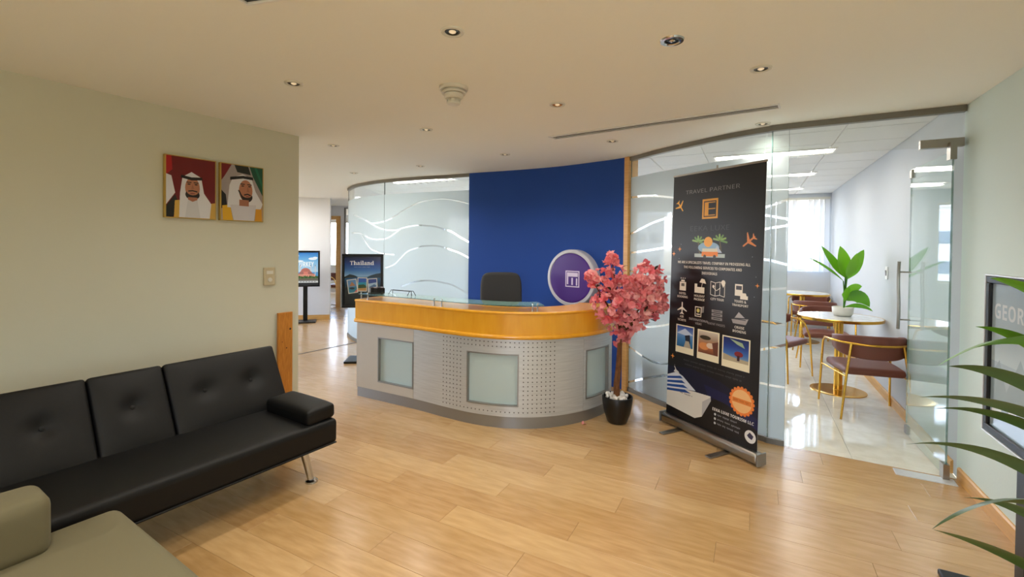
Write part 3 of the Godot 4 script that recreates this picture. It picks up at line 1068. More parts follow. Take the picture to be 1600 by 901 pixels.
func build_desk() -> void:
	var org := Vector2(-0.3, -4.5)
	var t := thing("reception_desk", "curved reception desk with honey wood band, perforated metal front and frosted panels", "desk", v3(org, 0))
	var path := shifted(spline([Vector2(-1.643, -4.858), Vector2(-1.28, -4.655), Vector2(-0.924, -4.452), Vector2(-0.60, -4.245), Vector2(-0.30, -4.085), Vector2(0.015, -4.005), Vector2(0.355, -4.035), Vector2(0.68, -4.19), Vector2(0.90, -4.39), Vector2(1.0, -4.55), Vector2(1.03, -4.68)], 6), org)
	var ln := lengths(path)
	var total := ln[-1]
	var arc_at := func(x: float) -> float:
		for i in path.size() - 1:
			if path[i + 1].x + org.x >= x:
				return lerpf(ln[i], ln[i + 1], (x - org.x - path[i].x) / (path[i + 1].x - path[i].x))
		return total
	var s_seam: float = arc_at.call(-0.955)
	var s_right: float = arc_at.call(0.665)
	# windows in the front: [from, to, bottom, top]
	var wins := [[arc_at.call(-1.375), s_seam - 0.004, 0.195, 0.66], [arc_at.call(-0.40), arc_at.call(0.07), 0.195, 0.66], [arc_at.call(0.69), arc_at.call(0.955), 0.205, 0.66]]
	var sections := [["laminate_panel", 0.0, s_seam - 0.002, M.cream_board, wins[0]], ["metal_panel", s_seam, s_right, M.brushed, wins[1]], ["side_panel", s_right + 0.002, total, M.brushed, wins[2]]]
	for e in sections:
		var m := MB.new()
		var w: Array = e[4]
		m.sweep(cut(path, ln, e[1], e[2]), rect_prof(-0.03, 0.0, 0.105, w[2]))
		m.sweep(cut(path, ln, e[1], e[2]), rect_prof(-0.03, 0.0, w[3], 0.81))
		m.sweep(cut(path, ln, e[1], w[0]), rect_prof(-0.03, 0.0, w[2], w[3]))
		if e[2] - w[1] > 0.01:
			m.sweep(cut(path, ln, w[1], e[2]), rect_prof(-0.03, 0.0, w[2], w[3]))
		part(t, e[0], m, e[3])
	for w in wins:
		var g := MB.new()
		g.sweep(cut(path, ln, w[0], w[1]), rect_prof(-0.05, -0.028, w[2], w[3]))
		var pane := part(t, "frosted_panel", g, M.frosted_inset, "pale frosted glass panel")
		var f := MB.new()
		for q in [[w[0], w[1], w[2], w[2] + 0.012], [w[0], w[1], w[3] - 0.012, w[3]], [w[0], w[0] + 0.012, w[2] + 0.012, w[3] - 0.012], [w[1] - 0.012, w[1], w[2] + 0.012, w[3] - 0.012]]:
			f.sweep(cut(path, ln, q[0], q[1]), rect_prof(-0.03, 0.003, q[2], q[3]))
		part(pane, "panel_frame", f, M.kick_metal)
	var kick := MB.new()
	kick.sweep(path, rect_prof(-0.05, -0.012, 0.0, 0.105))
	part(t, "kick_board", kick, M.kick_metal)
	# punched dots round the middle panel
	var dots := MB.new()
	var sm: float = arc_at.call(-0.165)
	for c in range(-13, 15):
		for r in range(0, 17):
			var s := sm + c * 0.040
			var y := 0.145 + r * 0.0385
			if s > wins[1][0] - 0.03 and s < wins[1][1] + 0.03 and y > 0.165 and y < 0.69:
				continue
			var p := on_path(path, ln, s)
			var o := out_of(path, ln, s)
			dots.lathe([Vector2(0.0062, -0.001), Vector2(0.0062, 0.0006), Vector2(0.0, 0.0006)], 6, v3(p, y), Basis(Vector3(-o.y, 0, o.x), Vector3(o.x, 0, o.y), Vector3(0, -1, 0)))
	part(t, "punched_dots", dots, M.hole_dark).set_meta("kind", "stuff")
	# wooden band, mouldings and counter top
	var band := MB.new()
	band.sweep(path, rect_prof(-0.02, 0.022, 0.80, 1.018))
	part(t, "wood_band", band, M.band_wood)
	for e in [[0.812, 0.022, 0.020, "lower_moulding"], [1.022, 0.020, 0.013, "upper_moulding"]]:
		var mo := MB.new()
		var prof := []
		for i in 9:
			var a := -PI / 2 + PI * i / 8
			prof.append(Vector2(e[1] + cos(a) * e[2], e[0] + sin(a) * e[2]))
		mo.sweep(path, prof)
		part(t, e[3], mo, M.band_wood)
	var top := MB.new()
	top.sweep(path, rect_prof(-0.34, 0.02, 1.012, 1.034))
	part(t, "counter_top", top, M.band_wood)
	for e in [[0.0, 0.03], [total - 0.03, total]]:
		var en := MB.new()
		en.sweep(cut(path, ln, e[0], e[1]), rect_prof(-0.33, -0.03, 0.0, 1.012))
		part(t, "end_panel", en, M.cream_board)
	var inner := MB.new()
	var outline := PackedVector2Array()
	for i in path.size():
		outline.append(path[i] + out_of(path, ln, clampf(ln[i], 0.021, total - 0.021)) * -0.05)
	outline.append_array([Vector2(1.15, -0.45), Vector2(-1.05, -0.75)])
	inner.slab(outline, 0.715, 0.74)
	part(t, "work_surface", inner, M.cream_board)
	# glass shelf on chrome pins
	var s0: float = 0.02
	var s1: float = arc_at.call(0.29)
	var gl := MB.new()
	gl.sweep(cut(path, ln, s0, s1), rect_prof(-0.27, -0.005, 1.083, 1.091))
	var sh := part(t, "glass_shelf", gl, M.shelf_glass, "greenish glass shelf above the counter")
	var ge := MB.new()
	ge.sweep(cut(path, ln, s0, s1), rect_prof(-0.005, -0.0035, 1.083, 1.091))
	part(sh, "polished_edge", ge, M.glass_edge)
	for s in [arc_at.call(-1.615), arc_at.call(-1.53), arc_at.call(-0.755), arc_at.call(-0.675), arc_at.call(0.19), arc_at.call(0.235)]:
		var pin := MB.new()
		var p := on_path(path, ln, s) + out_of(path, ln, maxf(s, 0.03)) * -0.03
		pin.lathe([Vector2(0.0, 1.034), Vector2(0.012, 1.034), Vector2(0.012, 1.038), Vector2(0.0065, 1.039), Vector2(0.0065, 1.099), Vector2(0.009, 1.100), Vector2(0.009, 1.106), Vector2(0.0, 1.108)], 10, v3(p, 0))
		part(t, "shelf_pin", pin, M.chrome)


# ---------------------------------------------------------------- sofas
func wall_turn() -> float:
	return atan2(LEFT_OUT.x, LEFT_ALONG.x)

func dimpled(buttons: Array, puff: Vector3, h: Vector3) -> Callable:
	return func(q: Vector3, _d: Vector3) -> Vector3:
		var fx := 1.0 - pow(absf(q.x) / h.x, 4.0)
		var fy := 1.0 - pow(absf(q.y) / h.y, 4.0)
		var fz := 1.0 - pow(absf(q.z) / h.z, 4.0)
		var o := q
		o.z += signf(q.z) * puff.z * fx * fy
		o.y += signf(q.y) * puff.y * fx * fz
		if q.z > 0.0:
			for b in buttons:
				var r: float = Vector2(q.x - b.x, q.y - b.y).length()
				o.z -= 0.028 * exp(-r * r / 0.0032) * clampf(q.z / h.z, 0.0, 1.0)
		return o

func sofa_leg(t: Node3D, x: float, z: float, lx: float, lz: float, top: float) -> void:
	var m := MB.new()
	m.tube([Vector3(x, top, z), Vector3(x + lx * 0.9, 0.02, z + lz * 0.9)], [0.026, 0.021], 16)
	var lg := part(t, "leg", m, M.chrome, "chrome leg")
	var f := MB.new()
	f.lathe([Vector2(0.0, 0.022), Vector2(0.026, 0.020), Vector2(0.040, 0.010), Vector2(0.042, 0.0), Vector2(0.0, 0.0)], 20, Vector3(x + lx, 0, z + lz))
	part(lg, "foot", f, M.chrome)

func build_sofas() -> void:
	# black leather sofa along the left wall: x runs along the wall, z into the room
	var base := WALL_TIP + LEFT_ALONG * -1.48 + LEFT_OUT * 0.85
	var t := thing("black_sofa", "black leather futon sofa with tufted back and chrome legs against the cream wall", "sofa", v3(base, 0), wall_turn())
	var half := 0.92
	var seat := MB.new()
	seat.rbox(Vector3(half * 2 + 0.04, 0.175, 0.62), 0.035, Vector3(0.0, 0.325, 0.165), Basis.IDENTITY, 3, 16, dimpled([], Vector3(0, 0.012, 0.0), Vector3(half, 0.0875, 0.31)))
	seat.smooth()
	part(t, "seat", seat, M.black_leather)
	var pipe := MB.new()
	pipe.tube([Vector3(-half, 0.252, 0.477), Vector3(half, 0.252, 0.477)], 0.006, 8)
	part(t, "piping", pipe, M.black_leather)
	var lean := Basis(Vector3.RIGHT, -0.50)
	for e in [[0.555, 0.725, [Vector2(-0.16, 0.02), Vector2(0.14, 0.02)]], [0.005, 0.37, [Vector2(0.0, 0.02)]], [-0.5425, 0.725, [Vector2(-0.14, 0.02), Vector2(0.16, 0.02)]]]:
		var b := MB.new()
		b.rbox(Vector3(e[1] - 0.002, 0.50, 0.135), 0.022, Vector3(e[0], 0.575, -0.235), lean, 3, 22, dimpled(e[2], Vector3(0, 0, 0.02), Vector3(e[1] / 2, 0.25, 0.0675)))
		b.smooth()
		var o := part(t, "back_cushion", b, M.black_leather)
		for p in e[2]:
			var bt := MB.new()
			bt.lathe([Vector2(0.014, -0.004), Vector2(0.012, 0.003), Vector2(0.0, 0.006)], 12, Vector3(e[0], 0.575, -0.235) + lean * Vector3(p.x, p.y, 0.0620), lean * Basis(Vector3.RIGHT, PI / 2))
			part(o, "button", bt, M.black_leather)
	for sx in [1.0, -1.0]:
		var c := MB.new()
		c.rbox(Vector3(0.215, 0.095, 0.50), 0.026, Vector3(sx * (half - 0.095), 0.462, 0.205), Basis(Vector3.FORWARD, sx * -0.05), 3, 10, dimpled([], Vector3(0, 0.016, 0.0), Vector3(0.107, 0.047, 0.25)))
		c.smooth()
		part(t, "arm_pillow", c, M.black_leather)
	for sx in [1.0, -1.0]:
		for sz in [0.35, -0.22]:
			sofa_leg(t, sx * (half - 0.17), sz, sx * 0.05, 0.03 if sz > 0 else -0.03, 0.26)
	# beige sofa standing square to it, its arm towards the wall
	base = WALL_TIP + LEFT_ALONG * -2.17 + LEFT_OUT * 2.25
	var b2 := thing("beige_sofa", "beige fabric sofa with a low arm standing square to the black sofa", "sofa", v3(base, 0), wall_turn())
	var s2 := MB.new()
	s2.rbox(Vector3(0.80, 0.20, 1.70), 0.05, Vector3(0.0, 0.325, 0.03), Basis.IDENTITY, 4, 18, dimpled([], Vector3(0, 0.012, 0.0), Vector3(0.40, 0.10, 0.85)))
	s2.smooth()
	part(b2, "seat", s2, M.beige_cloth)
	var bk := MB.new()
	bk.rbox(Vector3(0.14, 0.50, 1.70), 0.045, Vector3(-0.42, 0.60, 0.03), Basis(Vector3.BACK, 0.22), 3, 10)
	bk.smooth()
	part(b2, "backrest", bk, M.beige_cloth)
	for sz in [-0.715, 0.775]:
		var ar := MB.new()
		ar.rbox(Vector3(0.47, 0.23, 0.20), 0.045, Vector3(-0.095, 0.532, sz), Basis.IDENTITY, 4, 8, dimpled([], Vector3(0, 0.006, 0.008), Vector3(0.235, 0.115, 0.10)))
		ar.smooth()
		part(b2, "arm", ar, M.beige_cloth)
	for sx in [0.3, -0.3]:
		for sz in [-0.65, 0.7]:
			sofa_leg(b2, sx, sz, 0.03 * signf(sx), 0.03 * signf(sz), 0.24)


# ---------------------------------------------------------------- roll-up banner
func plane_icon(k: Ink, c: Vector2, r: float, turn: float, col: Color) -> void:
	for shape in [[[-0.10, -0.9], [0.0, -1.0], [0.10, -0.9], [0.10, 0.8], [0.0, 0.95], [-0.10, 0.8]], [[0.08, -0.25], [0.95, 0.3], [0.95, 0.45], [0.08, 0.15]], [[-0.08, -0.25], [-0.95, 0.3], [-0.95, 0.45], [-0.08, 0.15]], [[0.06, 0.55], [0.4, 0.85], [0.4, 0.95], [0.06, 0.82]], [[-0.06, 0.55], [-0.4, 0.85], [-0.4, 0.95], [-0.06, 0.82]]]:
		var pts := []
		for p in shape:
			pts.append(c + Vector2(p[0], p[1]).rotated(turn) * r)
		k.poly(pts, col)

func sparkle(k: Ink, c: Vector2, r: float, col: Color) -> void:
	var pts := []
	for i in 8:
		pts.append(c + Vector2.UP.rotated(i * PI / 4) * (r if i % 2 == 0 else r * 0.3))
	k.poly(pts, col)

# a line of print too small to read: short strokes in word groups
func scribble(k: Ink, x: float, y: float, wd: float, high: float, c: Color) -> void:
	var r := RandomNumberGenerator.new()
	r.seed = int(x * 7 + y * 13)
	var at := x
	while at < x + wd:
		for i in r.randi_range(3, 8):
			if at < x + wd:
				k.rect(at, y - high / 2 + r.randf_range(0.0, high * 0.2), 4, high * r.randf_range(0.6, 1.0), c)
				k.rect(at, y - high * 0.1, 6, high * 0.25, c)
			at += 8
		at += 8

func banner_print() -> ImageTexture:
	var W := 720.0
	var H := 1680.0
	var k := Ink.new(int(W), int(H), Color(0.055, 0.052, 0.07))
	var cream := Color(0.90, 0.86, 0.80)
	var gold := Color(0.88, 0.62, 0.20)
	var P := func(u: float, v: float) -> Vector2: return Vector2(u * W, v * H)
	# night blue water at the foot
	k.poly([P.call(0.0, 0.80), P.call(0.3, 0.785), P.call(0.62, 0.80), P.call(1.0, 0.85), P.call(1.0, 0.90), P.call(0.6, 0.87), P.call(0.45, 0.90), P.call(0.0, 0.95)], Color(0.05, 0.06, 0.17))
	k.poly([P.call(0.45, 0.83), P.call(0.7, 0.84), P.call(1.0, 0.89), P.call(1.0, 0.93), P.call(0.7, 0.875), P.call(0.5, 0.87)], Color(0.07, 0.09, 0.26))
	var grey := Color(0.50, 0.48, 0.48)
	k.text("TRAVEL PARTNER", 0.46 * W, 0.072 * H, 0.0155 * H, grey, "Droid Sans", false, 0, 0.60 * W)
	# square emblem with the letter E
	k.rect(0.365 * W, 0.108 * H, 0.175 * W, 0.078 * H, gold)
	k.rect(0.383 * W, 0.116 * H, 0.139 * W, 0.062 * H, Color(0.09, 0.085, 0.10))
	k.rect(0.392 * W, 0.120 * H, 0.045 * W, 0.054 * H, gold)
	for v in [0.120, 0.145, 0.1705]:
		k.rect(0.43 * W, v * H, 0.08 * W, 0.0035 * H, gold)
	k.text("EEKA LUXE", 0.45 * W, 0.222 * H, 0.020 * H, Color(0.24, 0.225, 0.25), "Droid Sans", false, 0, 0.44 * W)
	plane_icon(k, P.call(0.095, 0.127), 0.062 * W, 2.5, gold)
	plane_icon(k, P.call(0.865, 0.275), 0.075 * W, -2.2, Color(0.85, 0.52, 0.30))
	for s in [[0.105, 0.305, 0.026], [0.03, 0.325, 0.026], [0.955, 0.43, 0.022], [0.06, 0.755, 0.028]]:
		sparkle(k, P.call(s[0], s[1]), s[2] * W, Color(0.92, 0.55, 0.20))
	for s in [[0.12, 0.285], [0.10, 0.345], [0.94, 0.40], [0.9, 0.33], [0.93, 0.47], [0.09, 0.79], [0.11, 0.735]]:
		k.ell(s[0] * W, s[1] * H, 3, 3, Color(0.5, 0.5, 0.52))
	# palms, sun and camper van
	for e in [[0.33, 0.275], [0.57, 0.27]]:
		for i in 6:
			var a := -2.6 + i * 0.5
			k.line([P.call(e[0], e[1]), P.call(e[0], e[1]) + Vector2(cos(a), sin(a) + 0.35) * 0.075 * W], 13, Color(0.42, 0.58, 0.28) if i % 2 else Color(0.55, 0.68, 0.36))
		k.line([P.call(e[0], e[1]), P.call(e[0] + 0.02, e[1] + 0.045)], 9, Color(0.35, 0.30, 0.18))
	k.ell(0.45 * W, 0.298 * H, 0.12 * W, 0.022 * H, Color(0.55, 0.68, 0.78))
	k.ell(0.445 * W, 0.276 * H, 0.048 * W, 0.020 * H, Color(0.95, 0.66, 0.25))
	k.poly([P.call(0.50, 0.318), P.call(0.545, 0.290), P.call(0.60, 0.318)], Color(0.72, 0.76, 0.82))
	k.rect(0.29 * W, 0.322 * H, 0.34 * W, 0.014 * H, Color(0.70, 0.75, 0.74))
	k.rect(0.38 * W, 0.302 * H, 0.17 * W, 0.016 * H, Color(0.86, 0.83, 0.74))
	k.rect(0.375 * W, 0.314 * H, 0.18 * W, 0.018 * H, Color(0.93, 0.52, 0.16))
	for u in [0.41, 0.52]:
		k.ell(u * W, 0.333 * H, 0.016 * W, 0.007 * H, Color(0.25, 0.2, 0.16))
	k.text("WE ARE A SPECIALISTS TRAVEL COMPANY IN PROVIDING ALL", 0.485 * W, 0.3585 * H, 0.0105 * H, cream, "Droid Sans", true, 0, 0.80 * W)
	k.text("THE FOLLOWING SERVICES TO CORPORATES AND", 0.485 * W, 0.3785 * H, 0.0105 * H, cream, "Droid Sans", true, 0, 0.64 * W)
	k.text("INDIVIDUALS", 0.47 * W, 0.3985 * H, 0.0105 * H, cream, "Droid Sans", true, 0, 0.17 * W)
	# first row of services
	var x1 := 0.16 * W
	k.rect(x1 - 0.04 * W, 0.440 * H, 0.08 * W, 0.036 * H, cream)
	k.rect(x1 - 0.022 * W, 0.4315 * H, 0.044 * W, 0.007 * H, cream)
	for u in [-0.025, 0.0, 0.025]:
		sparkle(k, Vector2(x1 + u * W, 0.425 * H), 8, cream)
	k.rect(x1 - 0.02 * W, 0.446 * H, 0.04 * W, 0.012 * H, Color(0.4, 0.38, 0.36))
	k.text("HOTEL", x1, 0.487 * H, 0.009 * H, cream, "Droid Sans", true)
	k.text("BOOKING", x1, 0.501 * H, 0.009 * H, cream, "Droid Sans", true)
	var x2 := 0.365 * W
	k.rect(x2 - 0.06 * W, 0.455 * H, 0.115 * W, 0.024 * H, cream)
	k.rect(x2 - 0.06 * W, 0.442 * H, 0.03 * W, 0.02 * H, cream)
	k.poly([Vector2(x2 - 0.005 * W, 0.436 * H), Vector2(x2 + 0.02 * W, 0.420 * H), Vector2(x2 + 0.055 * W, 0.423 * H), Vector2(x2 + 0.075 * W, 0.440 * H)], cream)
	k.line([Vector2(x2 + 0.035 * W, 0.43 * H), Vector2(x2 + 0.02 * W, 0.458 * H)], 4, cream)
	k.text("HOLIDAY", x2, 0.490 * H, 0.009 * H, cream, "Droid Sans", true)
	k.text("PACKAGE", x2, 0.504 * H, 0.009 * H, cream, "Droid Sans", true)
	var x3 := 0.565 * W
	for i in 3:
		var y0 := 0.428 if i % 2 == 0 else 0.433
		k.line([Vector2(x3 + (-0.075 + i * 0.05) * W, y0 * H), Vector2(x3 + (-0.025 + i * 0.05) * W, (0.861 - y0) * H), Vector2(x3 + (-0.025 + i * 0.05) * W, (0.861 - y0 + 0.05) * H), Vector2(x3 + (-0.075 + i * 0.05) * W, (y0 + 0.05) * H), Vector2(x3 + (-0.075 + i * 0.05) * W, y0 * H)], 4, cream)
	k.ell(x3 + 0.06 * W, 0.430 * H, 0.022 * W, 0.010 * H, cream)
	k.poly([Vector2(x3 + 0.042 * W, 0.435 * H), Vector2(x3 + 0.078 * W, 0.435 * H), Vector2(x3 + 0.06 * W, 0.449 * H)], cream)
	k.ell(x3 - 0.045 * W, 0.447 * H, 0.012 * W, 0.006 * H, cream)
	k.line([Vector2(x3 - 0.045 * W, 0.452 * H), Vector2(x3 - 0.01 * W, 0.462 * H), Vector2(x3 + 0.03 * W, 0.450 * H)], 4, cream)
	k.text("CITY TOUR", x3, 0.495 * H, 0.009 * H, cream, "Droid Sans", true)
	var x4 := 0.80 * W
	k.rect(x4 - 0.055 * W, 0.430 * H, 0.075 * W, 0.042 * H, cream)
	k.rect(x4 - 0.045 * W, 0.436 * H, 0.055 * W, 0.014 * H, Color(0.22, 0.20, 0.22))
	k.poly([Vector2(x4 + 0.0 * W, 0.482 * H), Vector2(x4 + 0.012 * W, 0.461 * H), Vector2(x4 + 0.052 * W, 0.461 * H), Vector2(x4 + 0.068 * W, 0.482 * H)], cream)
	k.rect(x4 - 0.002 * W, 0.470 * H, 0.074 * W, 0.013 * H, cream)
	k.text("TOURS &", x4, 0.492 * H, 0.009 * H, cream, "Droid Sans", true)
	k.text("TRANSPORT", x4, 0.506 * H, 0.009 * H, cream, "Droid Sans", true)
	# second row
	plane_icon(k, Vector2(x1, 0.549 * H), 0.062 * W, 0.0, cream)
	k.text("AIR", x1, 0.583 * H, 0.009 * H, cream, "Droid Sans", true)
	k.text("TICKETS", x1, 0.597 * H, 0.009 * H, cream, "Droid Sans", true)
	k.rect(x2 - 0.045 * W, 0.533 * H, 0.075 * W, 0.040 * H, cream)
	k.rect(x2 - 0.038 * W, 0.536 * H, 0.061 * W, 0.034 * H, Color(0.10, 0.10, 0.11))
	k.ell(x2 - 0.008 * W, 0.548 * H, 0.018 * W, 0.008 * H, Color(0.80, 0.76, 0.45))
	k.rect(x2 - 0.028 * W, 0.561 * H, 0.042 * W, 0.004 * H, cream)
	k.poly([Vector2(x2 + 0.03 * W, 0.532 * H), Vector2(x2 + 0.06 * W, 0.528 * H), Vector2(x2 + 0.055 * W, 0.553 * H), Vector2(x2 + 0.03 * W, 0.556 * H)], grey)
	k.text("INTERNATIONAL", x2, 0.586 * H, 0.009 * H, grey.lightened(0.2), "Droid Sans", true)
	k.text("VISAS", x2, 0.600 * H, 0.009 * H, grey.lightened(0.2), "Droid Sans", true)
	for i in 3:
		k.rect(x3 - 0.055 * W, (0.535 + i * 0.014) * H, 0.115 * W, 0.011 * H, Color(0.52, 0.50, 0.50))
		k.rect(x3 - 0.035 * W, (0.5385 + i * 0.014) * H, 0.075 * W, 0.0035 * H, Color(0.25, 0.24, 0.25))
	k.text("EVENT PASSES", x3, 0.590 * H, 0.009 * H, grey.lightened(0.1), "Droid Sans", true)
	k.poly([Vector2(x4 - 0.08 * W, 0.559 * H), Vector2(x4 + 0.085 * W, 0.551 * H), Vector2(x4 + 0.06 * W, 0.573 * H), Vector2(x4 - 0.065 * W, 0.573 * H)], Color(0.60, 0.57, 0.56))
	k.poly([Vector2(x4 - 0.05 * W, 0.553 * H), Vector2(x4 - 0.01 * W, 0.530 * H), Vector2(x4 + 0.05 * W, 0.549 * H)], Color(0.66, 0.63, 0.62))
	k.rect(x4 - 0.06 * W, 0.5555 * H, 0.12 * W, 0.003 * H, Color(0.25, 0.24, 0.25))
	k.text("CRUISE", x4, 0.586 * H, 0.009 * H, cream, "Droid Sans", true)
	k.text("BOOKING", x4, 0.600 * H, 0.009 * H, cream, "Droid Sans", true)
	# three instant photos
	for i in 3:
		var u: float = [0.095, 0.36, 0.635][i]
		var wd: float = [0.225, 0.245, 0.275][i]
		var v: float = [0.617, 0.620, 0.623][i]
		var x := u * W
		var y := v * H
		k.rect(x, y, wd * W, 0.115 * H, Color(0.90, 0.86, 0.74))
		var ix := x + 9
		var iw := wd * W - 18
		var ih := 0.085 * H
		if i == 0:
			k.bands(ix, y + 8, iw, ih, [Color(0.17, 0.28, 0.58), Color(0.45, 0.58, 0.78), Color(0.22, 0.45, 0.66), Color(0.10, 0.33, 0.50)])
			k.poly([Vector2(ix, y + 60), Vector2(ix + iw * 0.5, y + 22), Vector2(ix + iw, y + 60), Vector2(ix + iw * 0.6, y + 70)], Color(0.72, 0.78, 0.86))
			k.poly([Vector2(ix + iw * 0.5, y + 70), Vector2(ix + iw * 0.8, y + 60), Vector2(ix + iw * 0.85, y + 120), Vector2(ix + iw * 0.55, y + 110)], Color(0.09, 0.12, 0.20))
			k.poly([Vector2(ix + iw * 0.45, y + ih + 8), Vector2(ix + iw * 0.55, y + 105), Vector2(ix + iw * 0.75, y + 105), Vector2(ix + iw * 0.9, y + ih + 8)], Color(0.66, 0.62, 0.55))
		elif i == 1:
			k.bands(ix, y + 8, iw, ih, [Color(0.78, 0.74, 0.68), Color(0.62, 0.53, 0.45), Color(0.72, 0.42, 0.25), Color(0.42, 0.25, 0.18)])
			k.ell(ix + iw * 0.35, y + 48, iw * 0.28, 14, Color(0.22, 0.19, 0.14))
			k.ell(ix + iw * 0.3, y + 105, iw * 0.26, 24, Color(0.80, 0.52, 0.30))
			k.ell(ix + iw * 0.62, y + 95, iw * 0.2, 18, Color(0.82, 0.74, 0.66))
			k.poly([Vector2(ix + iw * 0.7, y + 75), Vector2(ix + iw, y + 60), Vector2(ix + iw, y + ih + 8), Vector2(ix + iw * 0.8, y + ih + 8)], Color(0.40, 0.22, 0.17))
		else:
			k.bands(ix, y + 8, iw, ih, [Color(0.07, 0.13, 0.36), Color(0.10, 0.22, 0.52), Color(0.24, 0.42, 0.68), Color(0.62, 0.68, 0.70)])
			k.poly([Vector2(ix + iw * 0.25, y + 14), Vector2(ix + iw * 0.75, y + 28), Vector2(ix + iw * 0.85, y + 58), Vector2(ix + iw * 0.55, y + 42)], Color(0.60, 0.68, 0.55))
			k.poly([Vector2(ix, y + 110), Vector2(ix + iw * 0.4, y + 125), Vector2(ix + iw, y + 130), Vector2(ix + iw, y + ih + 8), Vector2(ix, y + ih + 8)], Color(0.68, 0.63, 0.52))
			k.ell(ix + iw * 0.62, y + 100, iw * 0.17, 17, Color(0.50, 0.13, 0.16))
			k.rect(ix + iw * 0.56, y + 108, iw * 0.1, 32, Color(0.20, 0.10, 0.12))
	scribble(k, 0.20 * W, 0.757 * H, 0.66 * W, 0.0075 * H, Color(0.27, 0.26, 0.27))
	scribble(k, 0.22 * W, 0.774 * H, 0.62 * W, 0.0075 * H, Color(0.27, 0.26, 0.27))
	# cruise ship
	var hull := Color(0.84, 0.82, 0.78)
	k.poly([P.call(0.0, 0.905), P.call(0.10, 0.882), P.call(0.34, 0.872), P.call(0.53, 0.868), P.call(0.535, 0.885), P.call(0.44, 0.958), P.call(0.36, 0.975), P.call(0.0, 0.965)], hull)
	k.poly([P.call(0.44, 0.90), P.call(0.53, 0.872), P.call(0.535, 0.885), P.call(0.44, 0.958)], Color(0.70, 0.69, 0.68))
	k.poly([P.call(0.0, 0.838), P.call(0.12, 0.816), P.call(0.20, 0.826), P.call(0.36, 0.868), P.call(0.10, 0.885), P.call(0.0, 0.905)], Color(0.80, 0.82, 0.86))
	for i in 4:
		var v := 0.838 + i * 0.0165
		k.poly([P.call(0.0, v + 0.008), P.call(0.17 + i * 0.02, v - 0.010), P.call(0.20 + i * 0.035, v - 0.002), P.call(0.17 + i * 0.03, v), P.call(0.0, v + 0.017)], Color(0.12, 0.28, 0.56))
	k.poly([P.call(0.08, 0.818), P.call(0.10, 0.806), P.call(0.14, 0.812), P.call(0.16, 0.822)], Color(0.78, 0.77, 0.76))
	k.line([P.call(0.115, 0.812), P.call(0.09, 0.796)], 7, Color(0.78, 0.77, 0.76))
	scribble(k, 0.17 * W, 0.894 * H, 0.15 * W, 0.006 * H, Color(0.45, 0.45, 0.47))
	# badge
	for i in 20:
		k.ell(0.845 * W + cos(TAU * i / 20) * 0.108 * W, 0.846 * H + sin(TAU * i / 20) * 0.108 * W, 11, 11, Color(0.90, 0.48, 0.20))
	k.ell(0.845 * W, 0.846 * H, 0.11 * W, 0.11 * W, Color(0.90, 0.50, 0.22))
	k.ell(0.845 * W, 0.846 * H, 0.095 * W, 0.095 * W, Color(0.93, 0.72, 0.48))
	k.rect(0.755 * W, 0.838 * H, 0.18 * W, 0.016 * H, Color(0.84, 0.48, 0.20))
	scribble(k, 0.77 * W, 0.846 * H, 0.15 * W, 0.007 * H, Color(0.72, 0.38, 0.14))
	k.text("EEKA LUXE TOURISM LLC", 0.965 * W, 0.910 * H, 0.0115 * H, Color(0.93, 0.92, 0.90), "Droid Sans", true, 1, 0.41 * W)
	for i in 3:
		k.ell(0.585 * W, (0.928 + i * 0.0165) * H, 8, 8, Color(0.8, 0.8, 0.8))
		scribble(k, 0.61 * W, (0.928 + i * 0.0165) * H, [0.20, 0.24, 0.22][i] * W, 0.0075 * H, Color(0.56, 0.56, 0.58))
	k.ell(0.935 * W, 0.958 * H, 0.052 * W, 0.052 * W, Color(0.86, 0.85, 0.84))
	k.poly([P.call(0.905, 0.957), P.call(0.93, 0.943), P.call(0.965, 0.953), P.call(0.95, 0.967), P.call(0.92, 0.963)], Color(0.20, 0.19, 0.30))
	return k.tex()

